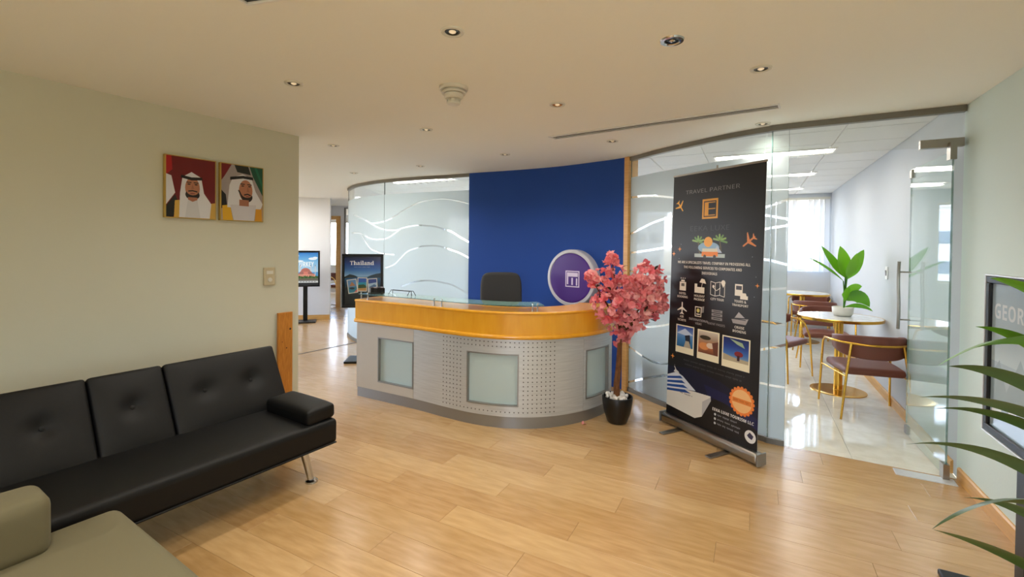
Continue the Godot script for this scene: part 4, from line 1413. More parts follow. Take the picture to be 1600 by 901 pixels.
func build_banner() -> void:
	var t := thing("roll_up_banner", "tall dark roll-up travel banner with gold emblem, service icons and cruise ship", "banner", Vector3(1.636, 0, -3.79), atan2(-0.9013, 0.4331))
	var base := MB.new()
	base.rbox(Vector3(0.975, 0.085, 0.095), 0.03, Vector3(0, 0.055, 0), Basis.IDENTITY, 3, 1)
	part(t, "base_case", base, M.steel)
	for sx in [-1.0, 1.0]:
		var cap := MB.new()
		cap.rbox(Vector3(0.012, 0.092, 0.102), 0.005, Vector3(sx * 0.492, 0.055, 0))
		part(t, "end_cap", cap, M.kick_metal)
	for x in [-0.27, 0.22]:
		var ft := MB.new()
		ft.rbox(Vector3(0.055, 0.012, 0.30), 0.005, Vector3(x, 0.006, 0.09))
		part(t, "foot", ft, M.steel)
	var sheet := MB.new()
	var w := 0.4575
	var rows := 12
	for side in [1.0, -1.0]:
		for i in rows:
			var f0 := float(i) / rows
			var f1 := float(i + 1) / rows
			var q := []
			for e in [[-w, f0], [w, f0], [w, f1], [-w, f1]]:
				q.append(Vector3(e[0] * (1.0 - 0.004 * sin(e[1] * PI)), 0.097 + 2.16 * e[1], -0.055 * e[1] + side * 0.0006))
			if side > 0:
				sheet.face(q[0], q[1], q[2], q[3], Vector3(0, 0, 1), Vector2(0, 1 - f0), Vector2(1, 1 - f0), Vector2(1, 1 - f1), Vector2(0, 1 - f1))
	var pm := printed("banner_print", banner_print(), 0.38)
	part(t, "printed_sheet", sheet, pm)
	var back := MB.new()
	back.face(Vector3(-w, 0.097, -0.001), Vector3(w, 0.097, -0.001), Vector3(w, 2.257, -0.056), Vector3(-w, 2.257, -0.056), Vector3(0, 0, -1))
	part(t, "backing", back, mat("banner_back", Color(0.80, 0.80, 0.80), 0.6))
	var rail := MB.new()
	rail.rbox(Vector3(0.925, 0.018, 0.014), 0.005, Vector3(0, 2.262, -0.056))
	part(t, "top_rail", rail, M.steel)
	var pole := MB.new()
	pole.tube([Vector3(0.0, 0.09, -0.03), Vector3(0.0, 2.24, -0.075), Vector3(0.0, 2.30, -0.076)], 0.008, 8)
	part(t, "support_pole", pole, M.steel)


# ---------------------------------------------------------------- pink blossom tree
func build_blossom_tree() -> void:
	var t := thing("blossom_tree", "artificial tree with pink blossom and white pebbles in a black pot", "potted tree", Vector3(0.985, 0, -4.20))
	var pot := MB.new()
	pot.lathe([Vector2(0.0, 0.0), Vector2(0.080, 0.0), Vector2(0.092, 0.012), Vector2(0.118, 0.09), Vector2(0.134, 0.17), Vector2(0.140, 0.235), Vector2(0.138, 0.243), Vector2(0.130, 0.245), Vector2(0.126, 0.238), Vector2(0.124, 0.19), Vector2(0.0, 0.19)], 36, Vector3.ZERO, Basis.IDENTITY, true)
	part(t, "pot", pot, M.pot_black, "black tapered pot")
	var r := RandomNumberGenerator.new()
	r.seed = 5
	var peb := MB.new()
	for i in 75:
		var a := r.randf() * TAU
		var d := sqrt(r.randf()) * 0.108
		var s := r.randf_range(0.011, 0.021)
		peb.rbox(Vector3(s * 2, s * 1.4, s * 1.7), s * 0.68, Vector3(cos(a) * d, 0.232 + r.randf_range(-0.006, 0.018), sin(a) * d), Basis.from_euler(Vector3(r.randf() * 3, r.randf() * 3, r.randf() * 3)), 2, 1)
	part(t, "pebbles", peb, M.pebble).set_meta("kind", "stuff")
	var trunk := MB.new()
	trunk.tube([Vector3(-0.005, 0.18, 0), Vector3(-0.01, 0.35, 0.005), Vector3(0.008, 0.52, 0), Vector3(0.012, 0.70, 0.005), Vector3(0.03, 0.85, 0.0)], [0.032, 0.029, 0.027, 0.022, 0.018], 12)
	part(t, "trunk", trunk, M.bark)
	# crown: blossoms fill a few round heads, as the outline in the photograph goes
	var heads := [[Vector3(0.06, 1.12, 0.0), 0.22], [Vector3(-0.06, 1.40, 0.0), 0.095], [Vector3(-0.16, 1.31, 0.03), 0.11], [Vector3(0.22, 1.30, 0.11), 0.16], [Vector3(0.28, 1.19, 0.13), 0.12], [Vector3(0.08, 1.21, 0.02), 0.16], [Vector3(0.02, 0.94, 0.0), 0.15], [Vector3(0.16, 0.99, 0.0), 0.14], [Vector3(-0.10, 1.08, 0.07), 0.15], [Vector3(0.03, 0.78, 0.0), 0.075], [Vector3(-0.07, 1.51, 0.0), 0.055], [Vector3(-0.27, 1.33, 0.05), 0.045], [Vector3(0.36, 1.06, 0.10), 0.035], [Vector3(0.25, 1.03, 0.10), 0.07]]
	var fork := Vector3(0.025, 0.82, 0.0)
	for e in heads:
		var c: Vector3 = e[0]
		if c.y < 0.9:
			continue
		var br := MB.new()
		br.tube([fork, fork.lerp(c, 0.5) + Vector3(0.0, 0.03, 0.01), c], [0.011, 0.008, 0.004], 6)
		part(t, "branch", br, M.bark)
	var pinks := []
	for i in 5:
		var pm := mat("petal_%d" % i, [Color(0.92, 0.50, 0.53), Color(0.95, 0.59, 0.61), Color(0.97, 0.68, 0.68), Color(0.89, 0.43, 0.47), Color(0.98, 0.77, 0.75)][i], 0.75)
		pm.backlight_enabled = true
		pm.backlight = Color(0.75, 0.40, 0.42)
		pinks.append(pm)
	var shapes := []
	for k in 6:
		var m := MB.new()
		for p in 6:
			var a := TAU * p / 6 + r.randf_range(-0.2, 0.2)
			var tilt := r.randf_range(0.2, 0.9)
			var out := Vector3(cos(a) * cos(tilt), sin(tilt), sin(a) * cos(tilt))
			var side := Vector3(-sin(a), r.randf_range(-0.3, 0.3), cos(a))
			var l := r.randf_range(0.034, 0.048)
			m.leaf(Vector3.ZERO, out * l * 0.6 + Vector3.UP * 0.006, out * l + Vector3.UP * r.randf_range(-0.012, 0.012), l * 0.9, side, r.randf_range(-0.35, 0.35), 3, 0.4, 0.62)
		shapes.append(m.mesh())
	var placed := 0
	var tries := 0
	while placed < 296 and tries < 6000:
		tries += 1
		var e = heads[r.randi() % heads.size()] if r.randf() < 0.45 else heads[[0, 3, 5, 6, 8, 0, 4][r.randi() % 7]]
		var dir := Vector3(r.randfn(), r.randfn(), r.randfn()).normalized()
		if dir.z < -0.55:
			continue
		var p: Vector3 = e[0] + dir * e[1] * r.randf_range(0.72, 1.02) * Vector3(1, 1, 0.95)
		if p.y < 1.10 and p.x < 0.02 and p.z < 0.0:
			continue
		var b := part(t, "blossom", shapes[r.randi() % 6], pinks[[0, 1, 1, 2, 3, 0, 4, 2][r.randi() % 8]])
		b.position = p
		var y := (dir + Vector3(r.randfn(), r.randfn(), r.randfn()) * 0.35).normalized()
		b.basis = Basis(Quaternion(Vector3.UP, y)).rotated(y, r.randf() * TAU).scaled(Vector3.ONE * r.randf_range(0.85, 1.2))
		placed += 1
	# the many smaller blossoms between them
	var fill := MB.new()
	for i in 620:
		var e = heads[r.randi() % heads.size()] if r.randf() < 0.5 else heads[[0, 3, 5, 6, 8, 7, 4][r.randi() % 7]]
		var dir := Vector3(r.randfn(), r.randfn(), r.randfn()).normalized()
		var p: Vector3 = e[0] + dir * e[1] * r.randf_range(0.55, 1.0)
		if p.y < 1.10 and p.x < 0.02 and p.z < 0.0:
			continue
		var y := (dir + Vector3(r.randfn(), r.randfn(), r.randfn()) * 0.4).normalized()
		var bs := Basis(Quaternion(Vector3.UP, y)).rotated(y, r.randf() * TAU)
		for q in 5:
			var a := TAU * q / 5 + r.randf_range(-0.25, 0.25)
			var tilt := r.randf_range(0.1, 0.9)
			var out := bs * Vector3(cos(a) * cos(tilt), sin(tilt), sin(a) * cos(tilt))
			var l := r.randf_range(0.026, 0.038)
			fill.leaf(p, p + out * l * 0.6 + y * 0.006, p + out * l + y * r.randf_range(-0.01, 0.01), l * 0.9, bs * Vector3(-sin(a), 0.1, cos(a)), r.randf_range(-0.35, 0.35), 2, 0.4, 0.62)
	part(t, "small_blossoms", fill, pinks[2]).set_meta("kind", "stuff")
	var lf := mat("dark_leaf", Color(0.10, 0.13, 0.07), 0.6)
	for i in 16:
		var e = heads[r.randi() % 10]
		var dir := Vector3(r.randfn(), r.randfn(), absf(r.randfn())).normalized()
		var p: Vector3 = e[0] + dir * e[1] * 1.0
		var m := MB.new()
		m.leaf(p, p + dir * 0.03 + Vector3.UP * 0.008, p + dir * 0.06, 0.032, dir.cross(Vector3.UP).normalized(), 0.2, 5)
		part(t, "leaf", m, lf, "dark green leaf")
	# one fallen petal
	var fp := MB.new()
	fp.leaf(Vector3(0, 0.004, 0), Vector3(0.018, 0.016, 0.0), Vector3(0.036, 0.012, 0.01), 0.028, Vector3(0, 0.3, 1), 0.3, 4, 0.4, 0.6)
	fp.leaf(Vector3(0, 0.004, 0), Vector3(-0.004, 0.022, 0.004), Vector3(0.006, 0.04, 0.008), 0.024, Vector3(1, 0.2, 0.3), 0.3, 4, 0.4, 0.6)
	var o := single("fallen_petal", "single pink petal lying on the floor beside the desk", "petal", fp, pinks[2])
	o.position = Vector3(0.655, 0.0, -4.12)


# ---------------------------------------------------------------- poster stands
func turkey_print() -> ImageTexture:
	var W := 420.0
	var H := 560.0
	var k := Ink.new(420, 560, Color(0.35, 0.62, 0.84))
	k.bands(0, 0, W, H * 0.6, [Color(0.20, 0.48, 0.78), Color(0.50, 0.74, 0.90), Color(0.72, 0.84, 0.92)])
	for e in [[60, 60, 50, 18], [330, 110, 70, 22], [370, 95, 40, 20], [120, 150, 60, 14]]:
		k.ell(e[0], e[1], e[2], e[3], Color(0.90, 0.94, 0.97))
	k.ell(35, 70, 26, 34, Color(0.92, 0.72, 0.25))
	k.rect(28, 104, 14, 12, Color(0.5, 0.35, 0.2))
	k.text("TURKEY", W * 0.5, H * 0.36, H * 0.15, Color(0.95, 0.97, 0.98), "Droid Sans", true, 0, W * 0.66)
	# domes and minarets
	for x in [70, 130, 300, 372]:
		k.rect(x - 4, 235, 8, 170, Color(0.88, 0.80, 0.74))
		k.poly([Vector2(x - 6, 236), Vector2(x, 200), Vector2(x + 6, 236)], Color(0.45, 0.42, 0.48))
	k.ell(215, 330, 78, 62, Color(0.70, 0.42, 0.38))
	k.rect(125, 330, 185, 78, Color(0.82, 0.50, 0.44))
	for e in [[150, 352, 34], [285, 352, 34], [110, 378, 26], [330, 378, 26]]:
		k.ell(e[0], e[1], e[2], e[2] * 0.8, Color(0.62, 0.40, 0.38))
	k.rect(70, 378, 300, 50, Color(0.86, 0.60, 0.52))
	for i in 9:
		k.rect(92 + i * 30, 392, 10, 24, Color(0.45, 0.28, 0.26))
	for i in 14:
		k.ell(15 + i * 31, 425 + (i % 3) * 7, 26, 24, Color(0.20, 0.34, 0.17) if i % 2 else Color(0.28, 0.42, 0.22))
	k.rect(0, 445, W, 40, Color(0.42, 0.40, 0.36))
	k.rect(0, 480, W, 80, Color(0.14, 0.15, 0.17))
	k.rect(0, 486, W, 34, Color(0.80, 0.82, 0.82))
	for i in 8:
		k.rect(30 + i * 46, 496, 30, 12, Color(0.45, 0.48, 0.50))
	return k.tex()

func thailand_print() -> ImageTexture:
	var W := 420.0
	var H := 560.0
	var k := Ink.new(420, 560, Color(0.03, 0.03, 0.035))
	k.bands(0, 0, W, H * 0.42, [Color(0.02, 0.06, 0.22), Color(0.07, 0.22, 0.52), Color(0.20, 0.42, 0.70), Color(0.55, 0.70, 0.82)])
	k.bands(0, H * 0.42, W, H * 0.22, [Color(0.10, 0.32, 0.50), Color(0.08, 0.25, 0.40), Color(0.10, 0.16, 0.18)])
	k.poly([Vector2(0, 235), Vector2(60, 205), Vector2(110, 215), Vector2(165, 240), Vector2(0, 250)], Color(0.06, 0.12, 0.16))
	k.poly([Vector2(250, 240), Vector2(310, 215), Vector2(360, 200), Vector2(420, 190), Vector2(420, 245)], Color(0.10, 0.20, 0.26))
	k.rect(0, H * 0.63, W, H * 0.37, Color(0.025, 0.025, 0.03))
	k.text("Thailand", W * 0.48, H * 0.135, H * 0.088, Color(0.95, 0.95, 0.95), "Droid Serif", true, 0, W * 0.66)
	for i in 4:
		k.rect(W * 0.26 + i * 48, H * 0.215, 40, 4, Color(0.55, 0.66, 0.80))
	for i in 3:
		var c: Vector2 = [Vector2(92, 340), Vector2(205, 320), Vector2(325, 330)][i]
		var turn: float = [-0.14, 0.02, -0.06][i]
		var q := func(x: float, y: float) -> Vector2: return c + Vector2(x, y).rotated(turn)
		k.poly([q.call(-56, -78), q.call(56, -78), q.call(56, 82), q.call(-56, 82)], Color(0.86, 0.85, 0.80))
		if i == 0:
			k.poly([q.call(-48, -70), q.call(48, -70), q.call(48, 10), q.call(-48, 10)], Color(0.36, 0.52, 0.70))
			k.poly([q.call(-48, 10), q.call(48, 10), q.call(48, 74), q.call(-48, 74)], Color(0.20, 0.48, 0.58))
			k.poly([q.call(-34, 0), q.call(0, -52), q.call(36, 0)], Color(0.62, 0.45, 0.32))
			k.ell(c.x - 4, c.y + 26, 30, 12, Color(0.12, 0.16, 0.20))
			k.poly([q.call(10, 74), q.call(48, 40), q.call(48, 74)], Color(0.80, 0.42, 0.40))
		elif i == 1:
			k.poly([q.call(-48, -70), q.call(48, -70), q.call(48, -20), q.call(-48, -20)], Color(0.14, 0.34, 0.66))
			k.poly([q.call(-48, -20), q.call(48, -26), q.call(48, 16), q.call(-48, 16)], Color(0.10, 0.55, 0.66))
			k.poly([q.call(-48, 8), q.call(20, 0), q.call(48, 20), q.call(48, 50), q.call(-48, 50)], Color(0.16, 0.28, 0.12))
			k.poly([q.call(-48, 46), q.call(48, 40), q.call(48, 74), q.call(-48, 74)], Color(0.70, 0.52, 0.30))
		else:
			k.poly([q.call(-48, -70), q.call(48, -70), q.call(48, -10), q.call(-48, -10)], Color(0.13, 0.22, 0.50))
			k.poly([q.call(-48, -20), q.call(48, -30), q.call(48, 74), q.call(-48, 74)], Color(0.62, 0.72, 0.80))
			k.poly([q.call(-48, 20), q.call(20, -10), q.call(48, 10), q.call(10, 40)], Color(0.30, 0.42, 0.56))
			k.poly([q.call(-48, 50), q.call(48, 40), q.call(48, 74), q.call(-48, 74)], Color(0.76, 0.62, 0.52))
	return k.tex()

func georgia_print() -> ImageTexture:
	var k := Ink.new(420, 560, Color(0.60, 0.67, 0.71))
	k.bands(0, 0, 420, 300, [Color(0.56, 0.64, 0.70), Color(0.68, 0.74, 0.77)])
	k.text("GEORGIA", 210, 105, 58, Color(0.80, 0.83, 0.85), "Droid Sans", true, 0, 380)
	k.poly([Vector2(0, 360), Vector2(70, 290), Vector2(130, 400), Vector2(230, 260), Vector2(330, 380), Vector2(420, 300), Vector2(420, 560), Vector2(0, 560)], Color(0.54, 0.61, 0.64))
	for e in [[8, 330, 70, 22], [14, 470, 80, 34], [150, 440, 60, 40], [240, 470, 90, 30]]:
		k.poly([Vector2(e[0], e[1]), Vector2(e[0] + e[2], e[1] + 4), Vector2(e[0] + e[2], e[1] + e[3]), Vector2(e[0], e[1] + e[3] - 6)], Color(0.82, 0.85, 0.85))
	return k.tex()

func poster_stand(label: String, at: Vector3, turn: float, sheet: StandardMaterial3D, silver := false) -> void:
	var t := thing("poster_stand", label, "poster stand", at, turn, "black poster stands")
	var base := MB.new()
	base.rbox(Vector3(0.42, 0.03, 0.36), 0.008, Vector3(0, 0.015, 0.01))
	part(t, "base_plate", base, M.black_metal)
	var pole := MB.new()
	pole.rbox(Vector3(0.085, 0.75, 0.03), 0.006, Vector3(0, 0.40, -0.035))
	part(t, "pole", pole, M.black_metal)
	var fr := MB.new()
	var w := 0.28
	fr.rbox(Vector3(w * 2, 0.035, 0.028), 0.006, Vector3(0, 0.7525, 0))
	fr.rbox(Vector3(w * 2, 0.035, 0.028), 0.006, Vector3(0, 1.4675, 0))
	for sx in [-1.0, 1.0]:
		fr.rbox(Vector3(0.035, 0.68, 0.028), 0.006, Vector3(sx * (w - 0.0175), 1.11, 0))
	var fo := part(t, "frame", fr, M.black_metal)
	if silver:
		var lip := MB.new()
		for y in [0.731, 1.489]:
			lip.rbox(Vector3(w * 2 + 0.016, 0.008, 0.034), 0.002, Vector3(0, y, 0))
		for sx in [-1.0, 1.0]:
			lip.rbox(Vector3(0.008, 0.75, 0.034), 0.002, Vector3(sx * (w + 0.004), 1.11, 0))
		part(fo, "silver_lip", lip, M.bright_metal, "thin silver edge")
	var bk := MB.new()
	bk.box(Vector3(-w + 0.03, 0.765, -0.012), Vector3(w - 0.03, 1.455, -0.004))
	part(t, "back_board", bk, M.black_plastic)
	var p := MB.new()
	p.face(Vector3(-w + 0.034, 0.769, 0.0), Vector3(w - 0.034, 0.769, 0.0), Vector3(w - 0.034, 1.451, 0.0), Vector3(-w + 0.034, 1.451, 0.0), Vector3(0, 0, 1))
	part(t, "poster", p, sheet, "printed travel poster")

func build_poster_stands() -> void:
	poster_stand("black poster stand reading Turkey with a domed mosque, against the white hall wall", Vector3(-4.29, 0, -9.50), 0.34, printed("turkey_print", turkey_print(), 0.3))
	poster_stand("black poster stand reading Thailand with three beach photos, behind the desk end", Vector3(-2.08, 0, -6.38), 0.12, printed("thailand_print", thailand_print(), 0.22))
	var gp := printed("georgia_print", georgia_print(), 0.12)
	poster_stand("black poster stand with pale poster reading Georgia behind the palm leaves", Vector3(2.20, 0, -1.98), atan2(RIGHT_IN.x, RIGHT_IN.y), gp, true)


# ---------------------------------------------------------------- round sign, office chair
func build_sign() -> void:
	var s := 4.60
	var p := on_path(curve, curve_len, s)
	var o := out_of(curve, curve_len, s)
	var at := p + o * 0.032
	var t := thing("round_sign", "round purple sign with white rim and square emblem on the blue wall", "sign", v3(at, 1.235), atan2(o.x, o.y))
	var bs := Basis(Vector3.RIGHT, PI / 2)
	var body := MB.new()
	body.lathe([Vector2(0.0, 0.0), Vector2(0.345, 0.0), Vector2(0.345, 0.10), Vector2(0.338, 0.112), Vector2(0.305, 0.114), Vector2(0.300, 0.106), Vector2(0.0, 0.106)], 64, Vector3.ZERO, bs)
	part(t, "rim", body, mat("sign_rim", Color(0.76, 0.75, 0.78), 0.35), "white rim")
	var face := MB.new()
	face.lathe([Vector2(0.299, 0.104), Vector2(0.299, 0.108), Vector2(0.285, 0.112), Vector2(0.0, 0.114)], 64, Vector3.ZERO, bs)
	part(t, "face", face, mat("sign_purple", Color(0.26, 0.06, 0.48), 0.35), "glossy purple face")
	var em := MB.new()
	var white := mat("sign_white", Color(0.86, 0.80, 0.90), 0.5)
	var c := Vector2(0.03, -0.01)
	var z0 := 0.112
	var z1 := 0.117
	var hw := 0.098
	for e in [[-hw, hw, hw - 0.012, hw], [-hw, hw, -hw, -hw + 0.012], [-hw, -hw + 0.012, -hw + 0.012, hw - 0.012], [hw - 0.012, hw, -hw + 0.012, hw - 0.012], [-0.076, 0.076, 0.028, 0.076], [-0.076, -0.058, -0.066, 0.028], [-0.012, 0.008, -0.072, 0.014], [0.052, 0.070, -0.076, 0.010]]:
		em.box(Vector3(c.x + e[0], c.y + e[2], z0), Vector3(c.x + e[1], c.y + e[3], z1))
	part(t, "emblem", em, white, "white square emblem")

func build_office_chair() -> void:
	var t := thing("office_chair", "dark grey office chair behind the reception desk", "chair", Vector3(-0.10, 0, -5.28), 0.12)
	var back := MB.new()
	var bend := func(q: Vector3, _d: Vector3) -> Vector3: return q * Vector3(1.0 - 0.16 * pow(absf(q.y) / 0.33, 5.0), 1.0 - 0.07 * pow(absf(q.x) / 0.25, 4.0), 1) + Vector3(0, 0, 0.28 * q.x * q.x - 0.10 * q.y * q.y)
	back.rbox(Vector3(0.50, 0.66, 0.09), 0.042, Vector3(0, 0.97, -0.22), Basis(Vector3.RIGHT, -0.12), 4, 10, bend)
	back.smooth()
	part(t, "backrest", back, M.grey_cloth)
	var seat := MB.new()
	seat.rbox(Vector3(0.52, 0.10, 0.50), 0.045, Vector3(0, 0.49, 0.04), Basis.IDENTITY, 4, 4)
	seat.smooth()
	part(t, "seat", seat, M.grey_cloth)
	for sx in [-1.0, 1.0]:
		var arm := MB.new()
		arm.tube([Vector3(sx * 0.25, 0.46, 0.12), Vector3(sx * 0.31, 0.50, 0.10), Vector3(sx * 0.32, 0.68, 0.06)], 0.014, 8)
		arm.rbox(Vector3(0.06, 0.03, 0.26), 0.014, Vector3(sx * 0.32, 0.69, 0.03), Basis.IDENTITY, 2)
		part(t, "armrest", arm, M.black_plastic)
	var col := MB.new()
	col.tube([Vector3(0, 0.10, 0), Vector3(0, 0.45, 0)], 0.026, 12)
	part(t, "column", col, M.black_metal)
	var link := MB.new()
	link.tube([Vector3(0, 0.44, 0.0), Vector3(0, 0.46, -0.20), Vector3(0, 0.75, -0.26)], 0.02, 8)
	part(t, "back_support", link, M.black_metal)
	for i in 5:
		var a := TAU * i / 5 + 0.3
		var leg := MB.new()
		leg.tube([Vector3(0, 0.10, 0), Vector3(cos(a) * 0.28, 0.068, sin(a) * 0.28)], [0.024, 0.016], 8)
		var l := part(t, "leg", leg, M.black_plastic)
		var w := MB.new()
		w.lathe([Vector2(0.0, -0.02), Vector2(0.027, -0.02), Vector2(0.027, 0.02), Vector2(0.0, 0.02)], 14, Vector3(cos(a) * 0.28, 0.0275, sin(a) * 0.28), Basis(Vector3(-sin(a), 0, cos(a)), Vector3(cos(a), 0, sin(a)), Vector3.UP))
		part(l, "caster", w, M.black_plastic)


# ---------------------------------------------------------------- ceiling fittings
# sheet metal box above a vent
func duct(t: Node3D, hl: float, hw: float) -> void:
	var m := MB.new()
	for s in [-1.0, 1.0]:
		m.box(Vector3(-hl + 0.001, 0.001, s * (hw - 0.003) - 0.001), Vector3(hl - 0.001, 0.205, s * (hw - 0.003) + 0.001))
		m.box(Vector3(s * (hl - 0.003) - 0.001, 0.001, -hw + 0.005), Vector3(s * (hl - 0.003) + 0.001, 0.205, hw - 0.005))
	m.box(Vector3(-hl + 0.005, 0.200, -hw + 0.005), Vector3(hl - 0.005, 0.203, hw - 0.005))
	part(t, "duct", m, M.duct_steel, "grey sheet metal duct")

func build_ceiling_fittings() -> void:
	var ring := MB.new()
	ring.lathe([Vector2(0.036, 0.012), Vector2(0.037, -0.004), Vector2(0.042, -0.008), Vector2(0.054, -0.007), Vector2(0.058, 0.0), Vector2(0.050, 0.0)], 28)
	var inner := MB.new()
	inner.lathe([Vector2(0.036, -0.003), Vector2(0.034, -0.005), Vector2(0.027, -0.0045), Vector2(0.026, -0.001), Vector2(0.0, -0.0008)], 24)
	var eye := MB.new()
	eye.lathe([Vector2(0.017, -0.0012), Vector2(0.016, -0.005), Vector2(0.008, -0.009), Vector2(0.0, -0.010)], 16)
	var cup := mat("lamp_cup", Color(0.30, 0.28, 0.24), 0.3, 0.8)
	var off := mat("lamp_lens", Color(0.72, 0.72, 0.70), 0.15)
	off.emission_enabled = true
	off.emission = Color(1.0, 0.86, 0.66)
	off.emission_energy_multiplier = 0.35
	var spots := [
		[-0.293, -2.185, "recessed ceiling spotlight nearest the dark ceiling vent"], [-1.388, -2.902, "recessed ceiling spotlight near the left wall top"],
		[1.392, -2.593, "recessed ceiling spotlight between the chrome downlight and the glass doorway"], [0.313, -3.275, "recessed ceiling spotlight with yellow glow coloured into its cup near the smoke detector"],
		[-0.759, -4.008, "recessed ceiling spotlight between smoke detector and desk"], [-1.833, -4.684, "recessed ceiling spotlight beside the free end of the left wall"],
		[2.02, -3.719, "recessed ceiling spotlight against the glass rail over the banner"], [0.945, -4.368, "recessed ceiling spotlight beyond the slot diffuser, over the blossom tree"],
		[-0.088, -5.049, "recessed ceiling spotlight over the office chair"], [-1.173, -5.824, "recessed ceiling spotlight before the frosted glass by the blue wall"],
		[-2.231, -6.44, "recessed ceiling spotlight above the Thailand poster"],
		[0.55, -0.35, "added unseen ceiling spotlight over the floor by the right wall"], [-0.75, -0.55, "added unseen ceiling spotlight over the open floor"],
		[-0.25, 0.95, "added unseen ceiling spotlight at the rear wall, right"], [-1.6, 0.5, "added unseen ceiling spotlight at the rear wall, middle"], [-3.0, -0.2, "added unseen ceiling spotlight at the rear wall, left"]]  # last five lamps added out of view to lift ceiling and desk front
	for i in spots.size():
		var e = spots[i]
		var t := thing("ceiling_spotlight", e[2], "ceiling light", Vector3(e[0], CEIL, e[1]), 0.0, "recessed ceiling spotlights")
		part(t, "trim_ring", ring, M.white_plastic)
		part(t, "reflector_cup", inner, cup if i != 3 else mat("lamp_cup_glow", Color(0.80, 0.55, 0.20), 0.3, 0.7))  # gold colour stands in for the yellow glow reflected in this cup
		part(t, "lamp_lens", eye, off)
		var sp := SpotLight3D.new()
		sp.name = "spotlight_lamp"
		sp.light_color = Color(1.0, 0.98, 0.93)
		sp.light_energy = 0.6 if i < 11 else 1.7
		sp.light_size = 0.02
		sp.spot_angle = 70.0
		sp.spot_angle_attenuation = 1.0
		sp.spot_range = 14.0
		sp.spot_attenuation = 2.0
		sp.shadow_enabled = true
		sp.rotation.x = -PI / 2
		sp.position.y = -0.014
		t.add_child(sp)
	var t2 := thing("chrome_downlight", "chrome-rimmed dark downlight in the ceiling toward the right wall", "ceiling light", Vector3(0.773, CEIL, -2.255))
	part(t2, "trim_ring", ring, M.chrome)
	part(t2, "reflector_cup", inner, mat("downlight_dark", Color(0.06, 0.06, 0.07), 0.2, 0.3))
	part(t2, "lamp_lens", eye, M.chrome)
	# smoke detector
	var sd := thing("smoke_detector", "round cream smoke detector hanging from the ceiling", "smoke detector", Vector3(-0.385, CEIL, -2.95))
	var b := MB.new()
	b.lathe([Vector2(0.092, 0.0), Vector2(0.092, -0.014), Vector2(0.086, -0.022), Vector2(0.066, -0.022), Vector2(0.066, -0.030), Vector2(0.078, -0.032), Vector2(0.076, -0.042), Vector2(0.0, -0.042)], 36)
	part(sd, "base", b, M.white_plastic)
	b = MB.new()
	b.lathe([Vector2(0.048, -0.040), Vector2(0.062, -0.046), Vector2(0.060, -0.064), Vector2(0.052, -0.074), Vector2(0.034, -0.078), Vector2(0.034, -0.094), Vector2(0.044, -0.098), Vector2(0.040, -0.108), Vector2(0.0, -0.112)], 36)
	part(sd, "sensor_head", b, M.white_plastic)
	for i in 6:
		var a := TAU * i / 6
		b = MB.new()
		b.rbox(Vector3(0.006, 0.018, 0.006), 0.002, Vector3(cos(a) * 0.040, -0.086, sin(a) * 0.040))
		part(sd, "fin", b, M.white_plastic)
	# long slot diffuser let into the ceiling
	var dd: Vector2 = VENT_HOLES[0][1]
	var hl: float = VENT_HOLES[0][2]
	var sl := thing("slot_diffuser", "long white slot air diffuser in the ceiling toward the glass doorway", "air vent", v3(VENT_HOLES[0][0], CEIL), atan2(-dd.y, dd.x))
	for z in [-0.056, -0.019, 0.019, 0.056]:
		var bar := MB.new()
		var outer := absf(z) > 0.03
		bar.rbox(Vector3(hl * 2 + 0.02, 0.008 if outer else 0.004, 0.012 if outer else 0.007), 0.0015, Vector3(0, -0.0042 if outer else -0.002, z))
		part(sl, "slot_bar", bar, M.grid_metal)
	for x in [-hl - 0.006, hl + 0.006]:
		var en := MB.new()
		en.rbox(Vector3(0.014, 0.008, 0.128), 0.002, Vector3(x, -0.0042, 0))
		part(sl, "end_bar", en, M.grid_metal)
	duct(sl, hl, VENT_HOLES[0][3])
	# the vent at the top edge of the picture
	dd = VENT_HOLES[1][1]
	var v := thing("ceiling_vent", "slatted ceiling vent above the black sofa side", "air vent", v3(VENT_HOLES[1][0], CEIL), atan2(-dd.y, dd.x))
	duct(v, VENT_HOLES[1][2], VENT_HOLES[1][3])
	for i in 5:
		var bar := MB.new()
		bar.rbox(Vector3(0.25, 0.003, 0.020), 0.001, Vector3(0, 0.004, -0.076 + i * 0.038), Basis(Vector3.RIGHT, 0.6))
		part(v, "slat", bar, M.grid_metal)
	for e in [[-0.131, 0.012, 0.20], [0.131, 0.012, 0.20]]:
		var bar := MB.new()
		bar.rbox(Vector3(e[1], 0.008, e[2]), 0.002, Vector3(e[0], -0.0042, 0))
		part(v, "frame_bar", bar, M.grid_metal)
	for z in [-0.101, 0.101]:
		var bar := MB.new()
		bar.rbox(Vector3(0.274, 0.008, 0.012), 0.002, Vector3(0, -0.0042, z))
		part(v, "frame_bar", bar, M.grid_metal)
	# hall ceiling light
	var glow := mat("hall_glow", Color(1, 1, 1), 0.5)
	glow.emission_enabled = true
	glow.emission = Color(1.0, 0.97, 0.92)
	glow.emission_energy_multiplier = 4.0
	var h := thing("hall_light", "flat white ceiling light in the bright hall", "ceiling light", Vector3(-4.5, CEIL, -8.6), -0.2)
	var fr := MB.new()
	fr.rbox(Vector3(0.62, 0.014, 0.62), 0.004, Vector3(0, -0.007, 0))
	part(h, "frame", fr, M.grid_metal)
	var df := MB.new()
	df.box(Vector3(-0.28, -0.017, -0.28), Vector3(0.28, -0.014, 0.28))
	part(h, "diffuser", df, glow)
	var al := AreaLight3D.new()
	al.name = "hall_light_lamp"
	al.area_size = Vector2(0.56, 0.56)
	al.light_energy = 1.5
	al.shadow_enabled = true
	al.rotation.x = -PI / 2
	al.position.y = -0.03
	h.add_child(al)


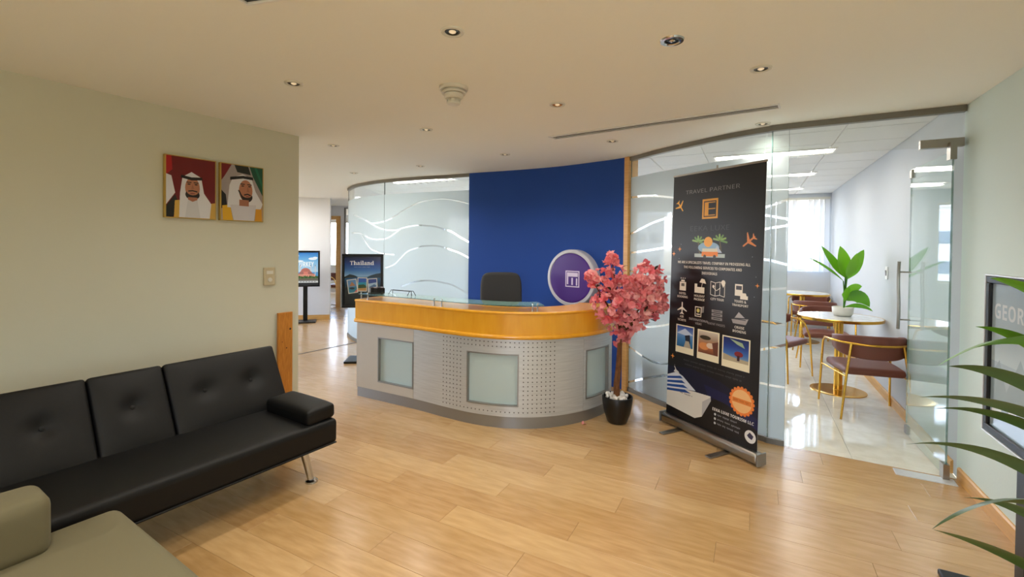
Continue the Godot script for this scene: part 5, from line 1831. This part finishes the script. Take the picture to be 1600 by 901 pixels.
# ---------------------------------------------------------------- things on the left wall
func portrait_print(second: bool) -> ImageTexture:
	var W := 300.0
	var H := 400.0
	var k := Ink.new(300, 400, Color(0.42, 0.035, 0.05))
	var white := Color(0.86, 0.86, 0.87)
	var skin := Color(0.70, 0.47, 0.34)
	if not second:
		k.poly([Vector2(0, 0), Vector2(30, 0), Vector2(36, 90), Vector2(0, 125)], Color(0.66, 0.06, 0.08))
		k.poly([Vector2(0, 120), Vector2(30, 130), Vector2(52, 240), Vector2(0, 320)], white)
		k.poly([Vector2(0, 330), Vector2(52, 250), Vector2(70, 300), Vector2(40, 400), Vector2(0, 400)], Color(0.05, 0.07, 0.06))
		k.poly([Vector2(45, 400), Vector2(50, 290), Vector2(110, 280), Vector2(120, 400)], Color(0.82, 0.66, 0.28))
		k.poly([Vector2(255, 400), Vector2(250, 300), Vector2(300, 290), Vector2(300, 400)], Color(0.80, 0.64, 0.28))
		k.poly([Vector2(75, 400), Vector2(80, 240), Vector2(95, 130), Vector2(150, 92), Vector2(210, 125), Vector2(228, 230), Vector2(275, 300), Vector2(265, 400)], white)
		k.ell(156, 200, 45, 72, skin)
		k.ell(156, 245, 44, 34, Color(0.10, 0.07, 0.06))
		k.ell(156, 222, 36, 26, skin)
		k.ell(156, 236, 16, 5, Color(0.55, 0.30, 0.26))
		k.line([Vector2(130, 222), Vector2(156, 217), Vector2(182, 222)], 8, Color(0.12, 0.08, 0.07))
		for x in [134, 178]:
			k.rect(x - 15, 160, 30, 6, Color(0.13, 0.08, 0.07))
			k.ell(x, 175, 10, 4, Color(0.10, 0.07, 0.07))
		k.poly([Vector2(156, 175), Vector2(165, 205), Vector2(148, 205)], Color(0.62, 0.40, 0.29))
		k.rect(128, 262, 58, 40, Color(0.66, 0.43, 0.31))
		k.poly([Vector2(128, 278), Vector2(156, 292), Vector2(186, 278), Vector2(205, 400), Vector2(110, 400)], Color(0.80, 0.80, 0.81))
		k.poly([Vector2(88, 118), Vector2(150, 128), Vector2(215, 122), Vector2(220, 140), Vector2(150, 148), Vector2(84, 136)], Color(0.04, 0.035, 0.04))
	else:
		k.rect(0, 0, W, H, Color(0.62, 0.58, 0.56))
		k.poly([Vector2(0, 0), Vector2(70, 0), Vector2(20, 90), Vector2(0, 120)], Color(0.45, 0.04, 0.07))
		k.poly([Vector2(90, 0), Vector2(190, 0), Vector2(210, 60), Vector2(110, 50)], Color(0.08, 0.11, 0.10))
		k.poly([Vector2(200, 0), Vector2(300, 0), Vector2(300, 210), Vector2(225, 70)], Color(0.04, 0.30, 0.21))
		k.poly([Vector2(235, 0), Vector2(255, 0), Vector2(300, 120), Vector2(300, 160)], Color(0.07, 0.40, 0.28))
		k.poly([Vector2(0, 190), Vector2(30, 220), Vector2(40, 300), Vector2(0, 320)], Color(0.06, 0.06, 0.08))
		k.poly([Vector2(10, 400), Vector2(5, 300), Vector2(60, 290), Vector2(80, 400)], Color(0.86, 0.66, 0.10))
		k.poly([Vector2(240, 400), Vector2(250, 280), Vector2(292, 290), Vector2(296, 400)], Color(0.82, 0.58, 0.10))
		k.poly([Vector2(40, 310), Vector2(55, 150), Vector2(80, 90), Vector2(150, 62), Vector2(215, 85), Vector2(245, 180), Vector2(300, 270), Vector2(285, 310)], white)
		k.poly([Vector2(60, 290), Vector2(250, 280), Vector2(235, 400), Vector2(85, 400)], Color(0.80, 0.79, 0.80))
		k.ell(172, 180, 50, 78, skin)
		k.ell(182, 226, 40, 38, Color(0.10, 0.07, 0.065))
		k.poly([Vector2(115, 180), Vector2(125, 178), Vector2(160, 245), Vector2(150, 255)], Color(0.12, 0.08, 0.07))
		k.ell(180, 205, 38, 26, skin)
		k.line([Vector2(160, 212), Vector2(185, 204), Vector2(206, 212)], 9, Color(0.10, 0.07, 0.065))
		k.ell(186, 222, 14, 5, Color(0.55, 0.30, 0.26))
		for x in [150, 200]:
			k.rect(x - 17, 130, 32, 7, Color(0.12, 0.08, 0.07))
			k.ell(x, 147, 11, 4, Color(0.08, 0.06, 0.06))
		k.poly([Vector2(186, 145), Vector2(200, 188), Vector2(178, 188)], Color(0.62, 0.40, 0.29))
		k.rect(125, 248, 70, 46, Color(0.64, 0.42, 0.30))
		k.poly([Vector2(60, 90), Vector2(150, 72), Vector2(225, 75), Vector2(228, 96), Vector2(150, 92), Vector2(60, 112)], Color(0.04, 0.035, 0.04))
	return k.tex()

func on_left_wall(s: float, y: float, out: float) -> Vector3:
	return v3(WALL_TIP + LEFT_ALONG * s + LEFT_OUT * out, y)

func build_wall_items() -> void:
	var edge := mat("canvas_edge", Color(0.72, 0.60, 0.28), 0.6)
	for i in 2:
		var sc: float = [-0.908, -0.527][i]
		var lb: String = ["gold-edged portrait of a bearded man in white headdress before plain red", "gold-edged portrait of a bearded man in white headdress before a green flag"][i]
		var t := thing("portrait", lb, "picture", on_left_wall(sc, 2.03, 0.0), wall_turn(), "portraits on the left wall")
		var b := MB.new()
		b.rbox(Vector3(0.352, 0.47, 0.034), 0.004, Vector3(0, 0, 0.018))
		part(t, "stretcher_frame", b, edge)
		var f := MB.new()
		f.face(Vector3(-0.167, -0.228, 0.0356), Vector3(0.167, -0.228, 0.0356), Vector3(0.167, 0.228, 0.0356), Vector3(-0.167, 0.228, 0.0356), Vector3(0, 0, 1))
		part(t, "print", f, printed("portrait_%d" % i, portrait_print(i == 1), 0.4), "printed portrait")
	var sw := thing("thermostat", "small cream thermostat box on the left wall above the timber", "thermostat", on_left_wall(-0.288, 1.32, 0.0), wall_turn())
	var b := MB.new()
	b.rbox(Vector3(0.098, 0.158, 0.026), 0.006, Vector3(0, 0, 0.013), Basis.IDENTITY, 2)
	part(sw, "case", b, M.cream_plastic)
	b = MB.new()
	b.lathe([Vector2(0.020, 0.0), Vector2(0.018, 0.008), Vector2(0.0, 0.009)], 20, Vector3(0, -0.03, 0.026), Basis(Vector3.RIGHT, PI / 2))
	part(sw, "dial", b, M.white_plastic)
	b = MB.new()
	b.rbox(Vector3(0.06, 0.03, 0.003), 0.001, Vector3(0, 0.035, 0.027))
	part(sw, "label_plate", b, M.white_plastic)
	# timber standing against the wall end
	var tb := thing("timber_board", "honey-coloured knotty timber board standing upright behind the black sofa", "board", on_left_wall(-0.152, 0.0, 0.017), wall_turn())
	var tm := MB.new()
	tm.rbox(Vector3(0.135, 0.985, 0.028), 0.003, Vector3(0, 0.4925, 0.014))
	part(tb, "plank", tm, grain("pine", 71, Color(0.70, 0.43, 0.13), Color(0.82, 0.55, 0.21), 0.5, Vector3(9, 1.2, 9), Vector3.ZERO, true))
	for e in [[0.045, 0.83, 0.010], [0.01, 0.66, 0.006], [-0.03, 0.72, 0.004]]:
		var kn := MB.new()
		kn.lathe([Vector2(e[2], 0.0), Vector2(e[2] * 0.9, 0.0008), Vector2(0.0, 0.0009)], 12, Vector3(e[0], e[1], 0.028), Basis(Vector3.RIGHT, PI / 2))
		part(tb, "knot", kn, mat("knot_brown", Color(0.16, 0.08, 0.03), 0.7), "dark knot")


# ---------------------------------------------------------------- cafe
func cafe_chair() -> Node3D:
	var t := Node3D.new()
	var seat := MB.new()
	seat.rbox(Vector3(0.54, 0.075, 0.50), 0.035, Vector3(0, 0.445, 0.02), Basis.IDENTITY, 3, 6, func(q: Vector3, _d: Vector3) -> Vector3: return q * Vector3(1.0 - 0.10 * maxf(0.0, -q.z / 0.25), 1, 1))
	seat.smooth()
	part(t, "seat", seat, M.brown_leather)
	# padded back that wraps round, and the gold rail outside it
	var back := MB.new()
	var rows := []
	var n := 28
	for i in n + 1:
		var f := -1.0 + 2.0 * i / n
		var a := f * 1.75
		var dir := Vector3(sin(a), 0, -cos(a))
		var y1 := 0.80 - 0.045 * f * f
		var y0 := 0.575 + 0.10 * pow(absf(f), 3.0)
		var c := Vector3(0, 0, 0.0)
		var ri := 0.265
		var ro := 0.305
		var taper := 1.0 - pow(absf(f), 10.0) * 0.8
		rows.append([c + dir * ri + Vector3.UP * (y0 + 0.015), c + dir * ri + Vector3.UP * (y1 - 0.015), c + dir * lerpf(ri, ro, 0.5) + Vector3.UP * y1, c + dir * lerpf(ri, ro, taper) + Vector3.UP * (y1 - 0.015), c + dir * lerpf(ri, ro, taper) + Vector3.UP * (y0 + 0.015), c + dir * lerpf(ri, ro, 0.5) + Vector3.UP * y0, dir])
	for i in n:
		for k in 6:
			var a = rows[i][k]
			var b = rows[i][(k + 1) % 6]
			var c = rows[i + 1][(k + 1) % 6]
			var d = rows[i + 1][k]
			var dir: Vector3 = rows[i][6]
			var ref: Vector3 = [-dir, -dir + Vector3.UP, dir + Vector3.UP, dir, dir + Vector3.DOWN, -dir + Vector3.DOWN][k]
			back.face(a, b, c, d, ref)
	for e in [0, n]:
		for k in range(1, 5):
			back.tri(rows[e][0], rows[e][k], rows[e][k + 1], Vector3.BACK, Vector3.BACK, Vector3.BACK)
	back.smooth()
	part(t, "backrest", back, M.brown_leather)
	var rail := MB.new()
	var pts := [Vector3(-0.30, 0.50, 0.27), Vector3(-0.312, 0.66, 0.20), Vector3(-0.318, 0.705, 0.12)]
	for i in 17:
		var a := lerpf(-1.5, 1.5, i / 16.0)
		pts.append(Vector3(sin(a) * 0.318, 0.715, -cos(a) * 0.318))
	pts.append_array([Vector3(0.318, 0.705, 0.12), Vector3(0.312, 0.66, 0.20), Vector3(0.30, 0.50, 0.27)])
	rail.tube(pts, 0.011, 8)
	part(t, "back_rail", rail, M.gold, "gold metal rail")
	for sx in [-1.0, 1.0]:
		var fl := MB.new()
		fl.tube([Vector3(sx * 0.30, 0.50, 0.27), Vector3(sx * 0.315, 0.0, 0.30)], [0.012, 0.010], 8)
		part(t, "leg", fl, M.gold, "gold metal leg")
		var bl := MB.new()
		bl.tube([Vector3(sx * 0.205, 0.715, -0.245), Vector3(sx * 0.245, 0.42, -0.26), Vector3(sx * 0.30, 0.0, -0.31)], [0.012, 0.012, 0.010], 8)
		part(t, "leg", bl, M.gold, "gold metal leg")
		var br := MB.new()
		br.tube([Vector3(sx * 0.303, 0.40, 0.278), Vector3(sx * 0.248, 0.40, -0.262)], 0.009, 8)
		part(t, "seat_rail", br, M.gold)
	return t

func build_cafe_furniture() -> void:
	var proto := cafe_chair()
	var spots := [
		[Vector3(3.52, 0, -4.52), Vector2(0.32, -0.95), "brown leather chair with gold frame, back turned to the glass doorway"],
		[Vector3(3.40, 0, -5.86), Vector2(0.56, 0.83), "brown leather chair with gold frame half hidden by the frosted glass edge"],
		[Vector3(4.36, 0, -6.35), Vector2(-0.44, 0.9), "brown leather chair with gold frame across the table with the green plant"],
		[Vector3(4.92, 0, -7.42), Vector2(0.50, -0.87), "brown leather chair with gold frame before the far round table"],
		[Vector3(5.52, 0, -8.45), Vector2(-0.65, 0.76), "brown leather chair with gold frame between far table and window wall"],
		[Vector3(-5.05, 0, -13.2), Vector2(0.9, 0.4), "brown chair seen through the open door at the hall end"]]
	for i in spots.size():
		var e = spots[i]
		var c: Node3D = proto if i == 0 else proto.duplicate()
		c.name = numbered("cafe_chair")
		add_child(c)
		c.position = e[0]
		c.rotation.y = atan2(e[1].x, e[1].y)
		tag(c, e[2], "chair", "brown and gold cafe chairs")
	for i in 2:
		var at: Vector3 = [Vector3(3.74, 0, -5.21), Vector3(5.12, 0, -8.05)][i]
		var t := thing("round_table", ["round white marble table with gold pedestal carrying the green plant", "round white marble table with gold pedestal near the blinds"][i], "table", at, 0.0, "round cafe tables")
		var top := MB.new()
		top.lathe([Vector2(0.0, 0.826), Vector2(0.398, 0.826), Vector2(0.398, 0.848), Vector2(0.394, 0.850), Vector2(0.0, 0.850)], 48)
		part(t, "table_top", top, M.marble)
		var rim := MB.new()
		rim.lathe([Vector2(0.398, 0.818), Vector2(0.409, 0.820), Vector2(0.410, 0.846), Vector2(0.404, 0.851), Vector2(0.398, 0.849)], 48)
		part(t, "rim", rim, M.gold, "gold edge band")
		var col := MB.new()
		col.lathe([Vector2(0.05, 0.012), Vector2(0.042, 0.02), Vector2(0.042, 0.80), Vector2(0.12, 0.826), Vector2(0.0, 0.826)], 24)
		part(t, "column", col, M.gold)
		var base := MB.new()
		base.lathe([Vector2(0.0, 0.0), Vector2(0.27, 0.0), Vector2(0.27, 0.008), Vector2(0.24, 0.012), Vector2(0.0, 0.016)], 40)
		part(t, "base_plate", base, M.gold)
	# leafy plant on the near table
	var green := []
	for i in 3:
		var g := mat("bright_leaf_%d" % i, [Color(0.33, 0.56, 0.07), Color(0.45, 0.68, 0.12), Color(0.24, 0.46, 0.07)][i], 0.4)
		g.backlight_enabled = true
		g.backlight = Color(0.35, 0.55, 0.08)
		green.append(g)
	var pl := thing("table_plant", "bright green broad-leaved plant in a white pot on the cafe table", "potted plant", Vector3(3.80, 0.852, -5.24))
	var pot := MB.new()
	pot.lathe([Vector2(0.0, 0.0), Vector2(0.08, 0.0), Vector2(0.10, 0.03), Vector2(0.105, 0.10), Vector2(0.098, 0.102), Vector2(0.09, 0.09), Vector2(0.0, 0.085)], 28, Vector3.ZERO, Basis.IDENTITY, true)
	part(pl, "pot", pot, M.white_plastic, "white pot")
	var leaves := [
		[Vector3(0.02, 0.44, 0), Vector3(-0.03, 0.62, 0.03), Vector3(-0.06, 0.80, 0.02), 0.17, 1], [Vector3(0.03, 0.42, 0), Vector3(0.12, 0.60, 0.0), Vector3(0.23, 0.76, 0.0), 0.16, 0],
		[Vector3(0.02, 0.44, 0), Vector3(-0.10, 0.60, -0.02), Vector3(-0.24, 0.80, -0.03), 0.10, 2], [Vector3(0.03, 0.45, 0.02), Vector3(0.02, 0.58, 0.10), Vector3(0.06, 0.72, 0.12), 0.14, 1],
		[Vector3(0.0, 0.40, 0), Vector3(-0.20, 0.58, 0.0), Vector3(-0.40, 0.66, 0.0), 0.03, 2],
		[Vector3(0.02, 0.20, 0.04), Vector3(-0.06, 0.30, 0.10), Vector3(-0.13, 0.26, 0.16), 0.17, 0], [Vector3(0.02, 0.18, 0.04), Vector3(0.12, 0.30, 0.08), Vector3(0.20, 0.12, 0.14), 0.15, 2],
		[Vector3(0.02, 0.22, 0.0), Vector3(0.08, 0.34, 0.02), Vector3(0.20, 0.34, 0.02), 0.12, 1], [Vector3(0.02, 0.10, 0.0), Vector3(0.18, 0.16, 0.04), Vector3(0.30, 0.06, 0.06), 0.05, 2]]
	for e in leaves:
		var st := MB.new()
		st.tube([Vector3(0.01, 0.08, 0), Vector3(0.015, 0.2, 0.005).lerp(e[0], 0.5), e[0]], 0.006, 6)
		var lm := MB.new()
		var d: Vector3 = e[2] - e[0]
		lm.leaf(e[0], e[1], e[2], e[3], d.cross(Vector3(0.1, 0.0, 1.0)).normalized(), 0.25, 10, 0.12, 0.42)
		var lf := part(pl, "leaf", lm, green[e[4]])
		part(lf, "stalk", st, green[2])
	# bin behind the frosted glass
	var bp := on_path(curve, curve_len, 5.62) - out_of(curve, curve_len, 5.62) * 0.19
	var bo := out_of(curve, curve_len, 5.62)
	var bn := thing("waste_bin", "dark grey-green bin with sloping lid behind the frosted glass", "bin", v3(bp, 0), atan2(bo.x, bo.y))
	var bm := mat("bin_green", Color(0.13, 0.17, 0.14), 0.6)
	var bb := MB.new()
	bb.rbox(Vector3(0.30, 0.38, 0.26), 0.02, Vector3(0, 0.19, 0), Basis.IDENTITY, 2)
	part(bn, "body", bb, bm)
	bb = MB.new()
	bb.rbox(Vector3(0.31, 0.03, 0.27), 0.012, Vector3(0, 0.40, 0), Basis(Vector3.BACK, -0.12), 2)
	part(bn, "lid", bb, bm)
	# light switch on the cafe wall
	var sp := DOOR_END + RIGHT_ALONG * 1.98
	var sw := thing("light_switch", "small white light switch on the cafe side wall", "light switch", v3(sp, 1.36), atan2(RIGHT_IN.x, RIGHT_IN.y))
	var b := MB.new()
	b.rbox(Vector3(0.085, 0.14, 0.012), 0.004, Vector3(0, 0, 0.006))
	part(sw, "plate", b, M.grid_metal)
	b = MB.new()
	b.rbox(Vector3(0.035, 0.06, 0.010), 0.003, Vector3(0, 0, 0.015), Basis(Vector3.RIGHT, 0.1))
	part(sw, "rocker", b, mat("switch_grey", Color(0.62, 0.62, 0.64), 0.4))


# ---------------------------------------------------------------- palm-like plant by the right edge
func build_palm() -> void:
	var at := Vector3(1.86, 0, -1.42)
	var t := thing("dracaena_plant", "tall plant with long dark green strap leaves beside the Georgia poster", "potted plant", at)
	var pot := MB.new()
	pot.lathe([Vector2(0.0, 0.0), Vector2(0.09, 0.0), Vector2(0.10, 0.01), Vector2(0.135, 0.27), Vector2(0.135, 0.28), Vector2(0.122, 0.28), Vector2(0.12, 0.24), Vector2(0.0, 0.24)], 32)
	part(t, "pot", pot, M.pot_black)
	var cane := MB.new()
	cane.tube([Vector3(0, 0.2, 0), Vector3(0.012, 0.6, 0.0), Vector3(-0.005, 1.0, 0.01), Vector3(0.0, 1.36, 0.0)], [0.024, 0.020, 0.016, 0.010], 10)
	part(t, "cane", cane, M.bark)
	var greens := []
	for i in 3:
		var g := mat("strap_leaf_%d" % i, [Color(0.24, 0.33, 0.15), Color(0.34, 0.54, 0.10), Color(0.30, 0.37, 0.22)][i], 0.34)
		g.backlight_enabled = true
		g.backlight = Color(0.10, 0.18, 0.03)
		greens.append(g)
	# leaves that reach into the picture: height on the cane, tip, sag, width, tone
	var leaves := [
		[1.33, Vector3(1.694, 1.508, -1.62), 0.07, 0.044, 1], [1.12, Vector3(1.525, 1.355, -1.5), 0.11, 0.049, 1], [1.26, Vector3(1.357, 1.237, -1.45), 0.17, 0.070, 1],
		[1.04, Vector3(1.55, 1.193, -1.62), 0.11, 0.059, 2], [0.98, Vector3(1.255, 1.152, -1.4), 0.11, 0.052, 2], [0.92, Vector3(1.396, 1.083, -1.5), 0.12, 0.049, 0],
		[0.76, Vector3(1.174, 1.027, -1.35), 0.16, 0.056, 2], [0.62, Vector3(1.498, 0.789, -1.5), 0.11, 0.052, 2], [0.72, Vector3(1.304, 0.744, -1.4), 0.21, 0.063, 0],
		[0.48, Vector3(1.214, 0.804, -1.3), 0.07, 0.056, 0]]
	for e in leaves:
		var p0 := Vector3(0, e[0], 0)
		var p2: Vector3 = e[1] - at
		var p1: Vector3 = p0.lerp(p2, 0.55) + Vector3.UP * e[2]
		var m := MB.new()
		m.leaf(p0, p1, p2, e[3], Vector3(0.30, 0.55, 0.75), 0.25, 16, 0.35, 0.35)
		part(t, "leaf", m, greens[e[4]])
	var r := RandomNumberGenerator.new()
	r.seed = 9
	for i in 12:
		var a := lerpf(-0.6, 2.4, i / 11.0)
		var y := 0.62 + 0.07 * i
		var out := Vector3(cos(a) * 0.28, r.randf_range(0.0, 0.25), sin(a) * 0.36)
		var m := MB.new()
		m.leaf(Vector3(0, y, 0), Vector3(0, y, 0) + out * 0.6 + Vector3.UP * 0.16, Vector3(0, y, 0) + out, 0.048, Vector3(-sin(a), 0.1, cos(a)), 0.25, 12, 0.35, 0.35)
		part(t, "leaf", m, greens[i % 3])


# ---------------------------------------------------------------- small things on the counter
func build_small_items() -> void:
	var bx := thing("card_holder", "small smoky box of cards on the glass shelf", "card holder", Vector3(-1.425, 1.093, -4.83), 0.52)
	var b := MB.new()
	b.rbox(Vector3(0.15, 0.062, 0.085), 0.004, Vector3(0, 0.032, 0), Basis.IDENTITY, 2)
	part(bx, "case", b, see_through("smoke_acrylic", Color(0.10, 0.09, 0.10), 0.82, 0.08))
	for i in 4:
		b = MB.new()
		b.rbox(Vector3(0.030, 0.052, 0.06), 0.002, Vector3(-0.052 + i * 0.035, 0.045, 0))
		part(bx, "card_stack", b, mat("cards_%d" % (i % 2), [Color(0.16, 0.12, 0.14), Color(0.50, 0.46, 0.48)][i % 2], 0.6))
	var wr := thing("wire_stand", "thin black wire stand on the glass shelf", "stand", Vector3(-1.13, 1.0915, -4.71), -0.52)
	for z in [-0.03, 0.03]:
		var w := MB.new()
		w.tube([Vector3(-0.16, 0.004, z), Vector3(-0.14, 0.05, z * 0.4), Vector3(0.11, 0.05, z * 0.4), Vector3(0.14, 0.05, z * 0.5), Vector3(0.16, 0.004, z)], 0.0035, 6)
		part(wr, "wire", w, M.black_metal)
	var w2 := MB.new()
	w2.tube([Vector3(0.10, 0.004, 0.03), Vector3(0.115, 0.05, 0.012), Vector3(0.115, 0.05, -0.012), Vector3(0.10, 0.004, -0.03)], 0.0035, 6)
	part(wr, "wire_leg", w2, M.black_metal)


# ---------------------------------------------------------------- the tower outside, mirrored in the open door
func build_far_tower() -> void:
	var t := thing("far_tower", "pale apartment tower outside the cafe windows", "building", Vector3(10.5, -30, -66), 0.2)
	var b := MB.new()
	b.box(Vector3(-9, 0, -6), Vector3(9, 36, 6))
	part(t, "wall", b, mat("tower_wall", Color(0.72, 0.72, 0.72), 0.8))
	var w := MB.new()
	w.box(Vector3(-0.7, -0.6, 0), Vector3(0.7, 0.6, 0.08))
	var wm := w.mesh()
	for i in 8:
		for j in 9:
			part(t, "window", wm, mat("tower_glass", Color(0.25, 0.32, 0.40), 0.2)).position = Vector3(-7.7 + i * 2.2, 9 + j * 3.0, 6.0)
	var r := MB.new()
	r.box(Vector3(-9.3, 36, -6.3), Vector3(9.3, 36.6, 6.3))
	part(t, "roof", r, M.tower_wall)
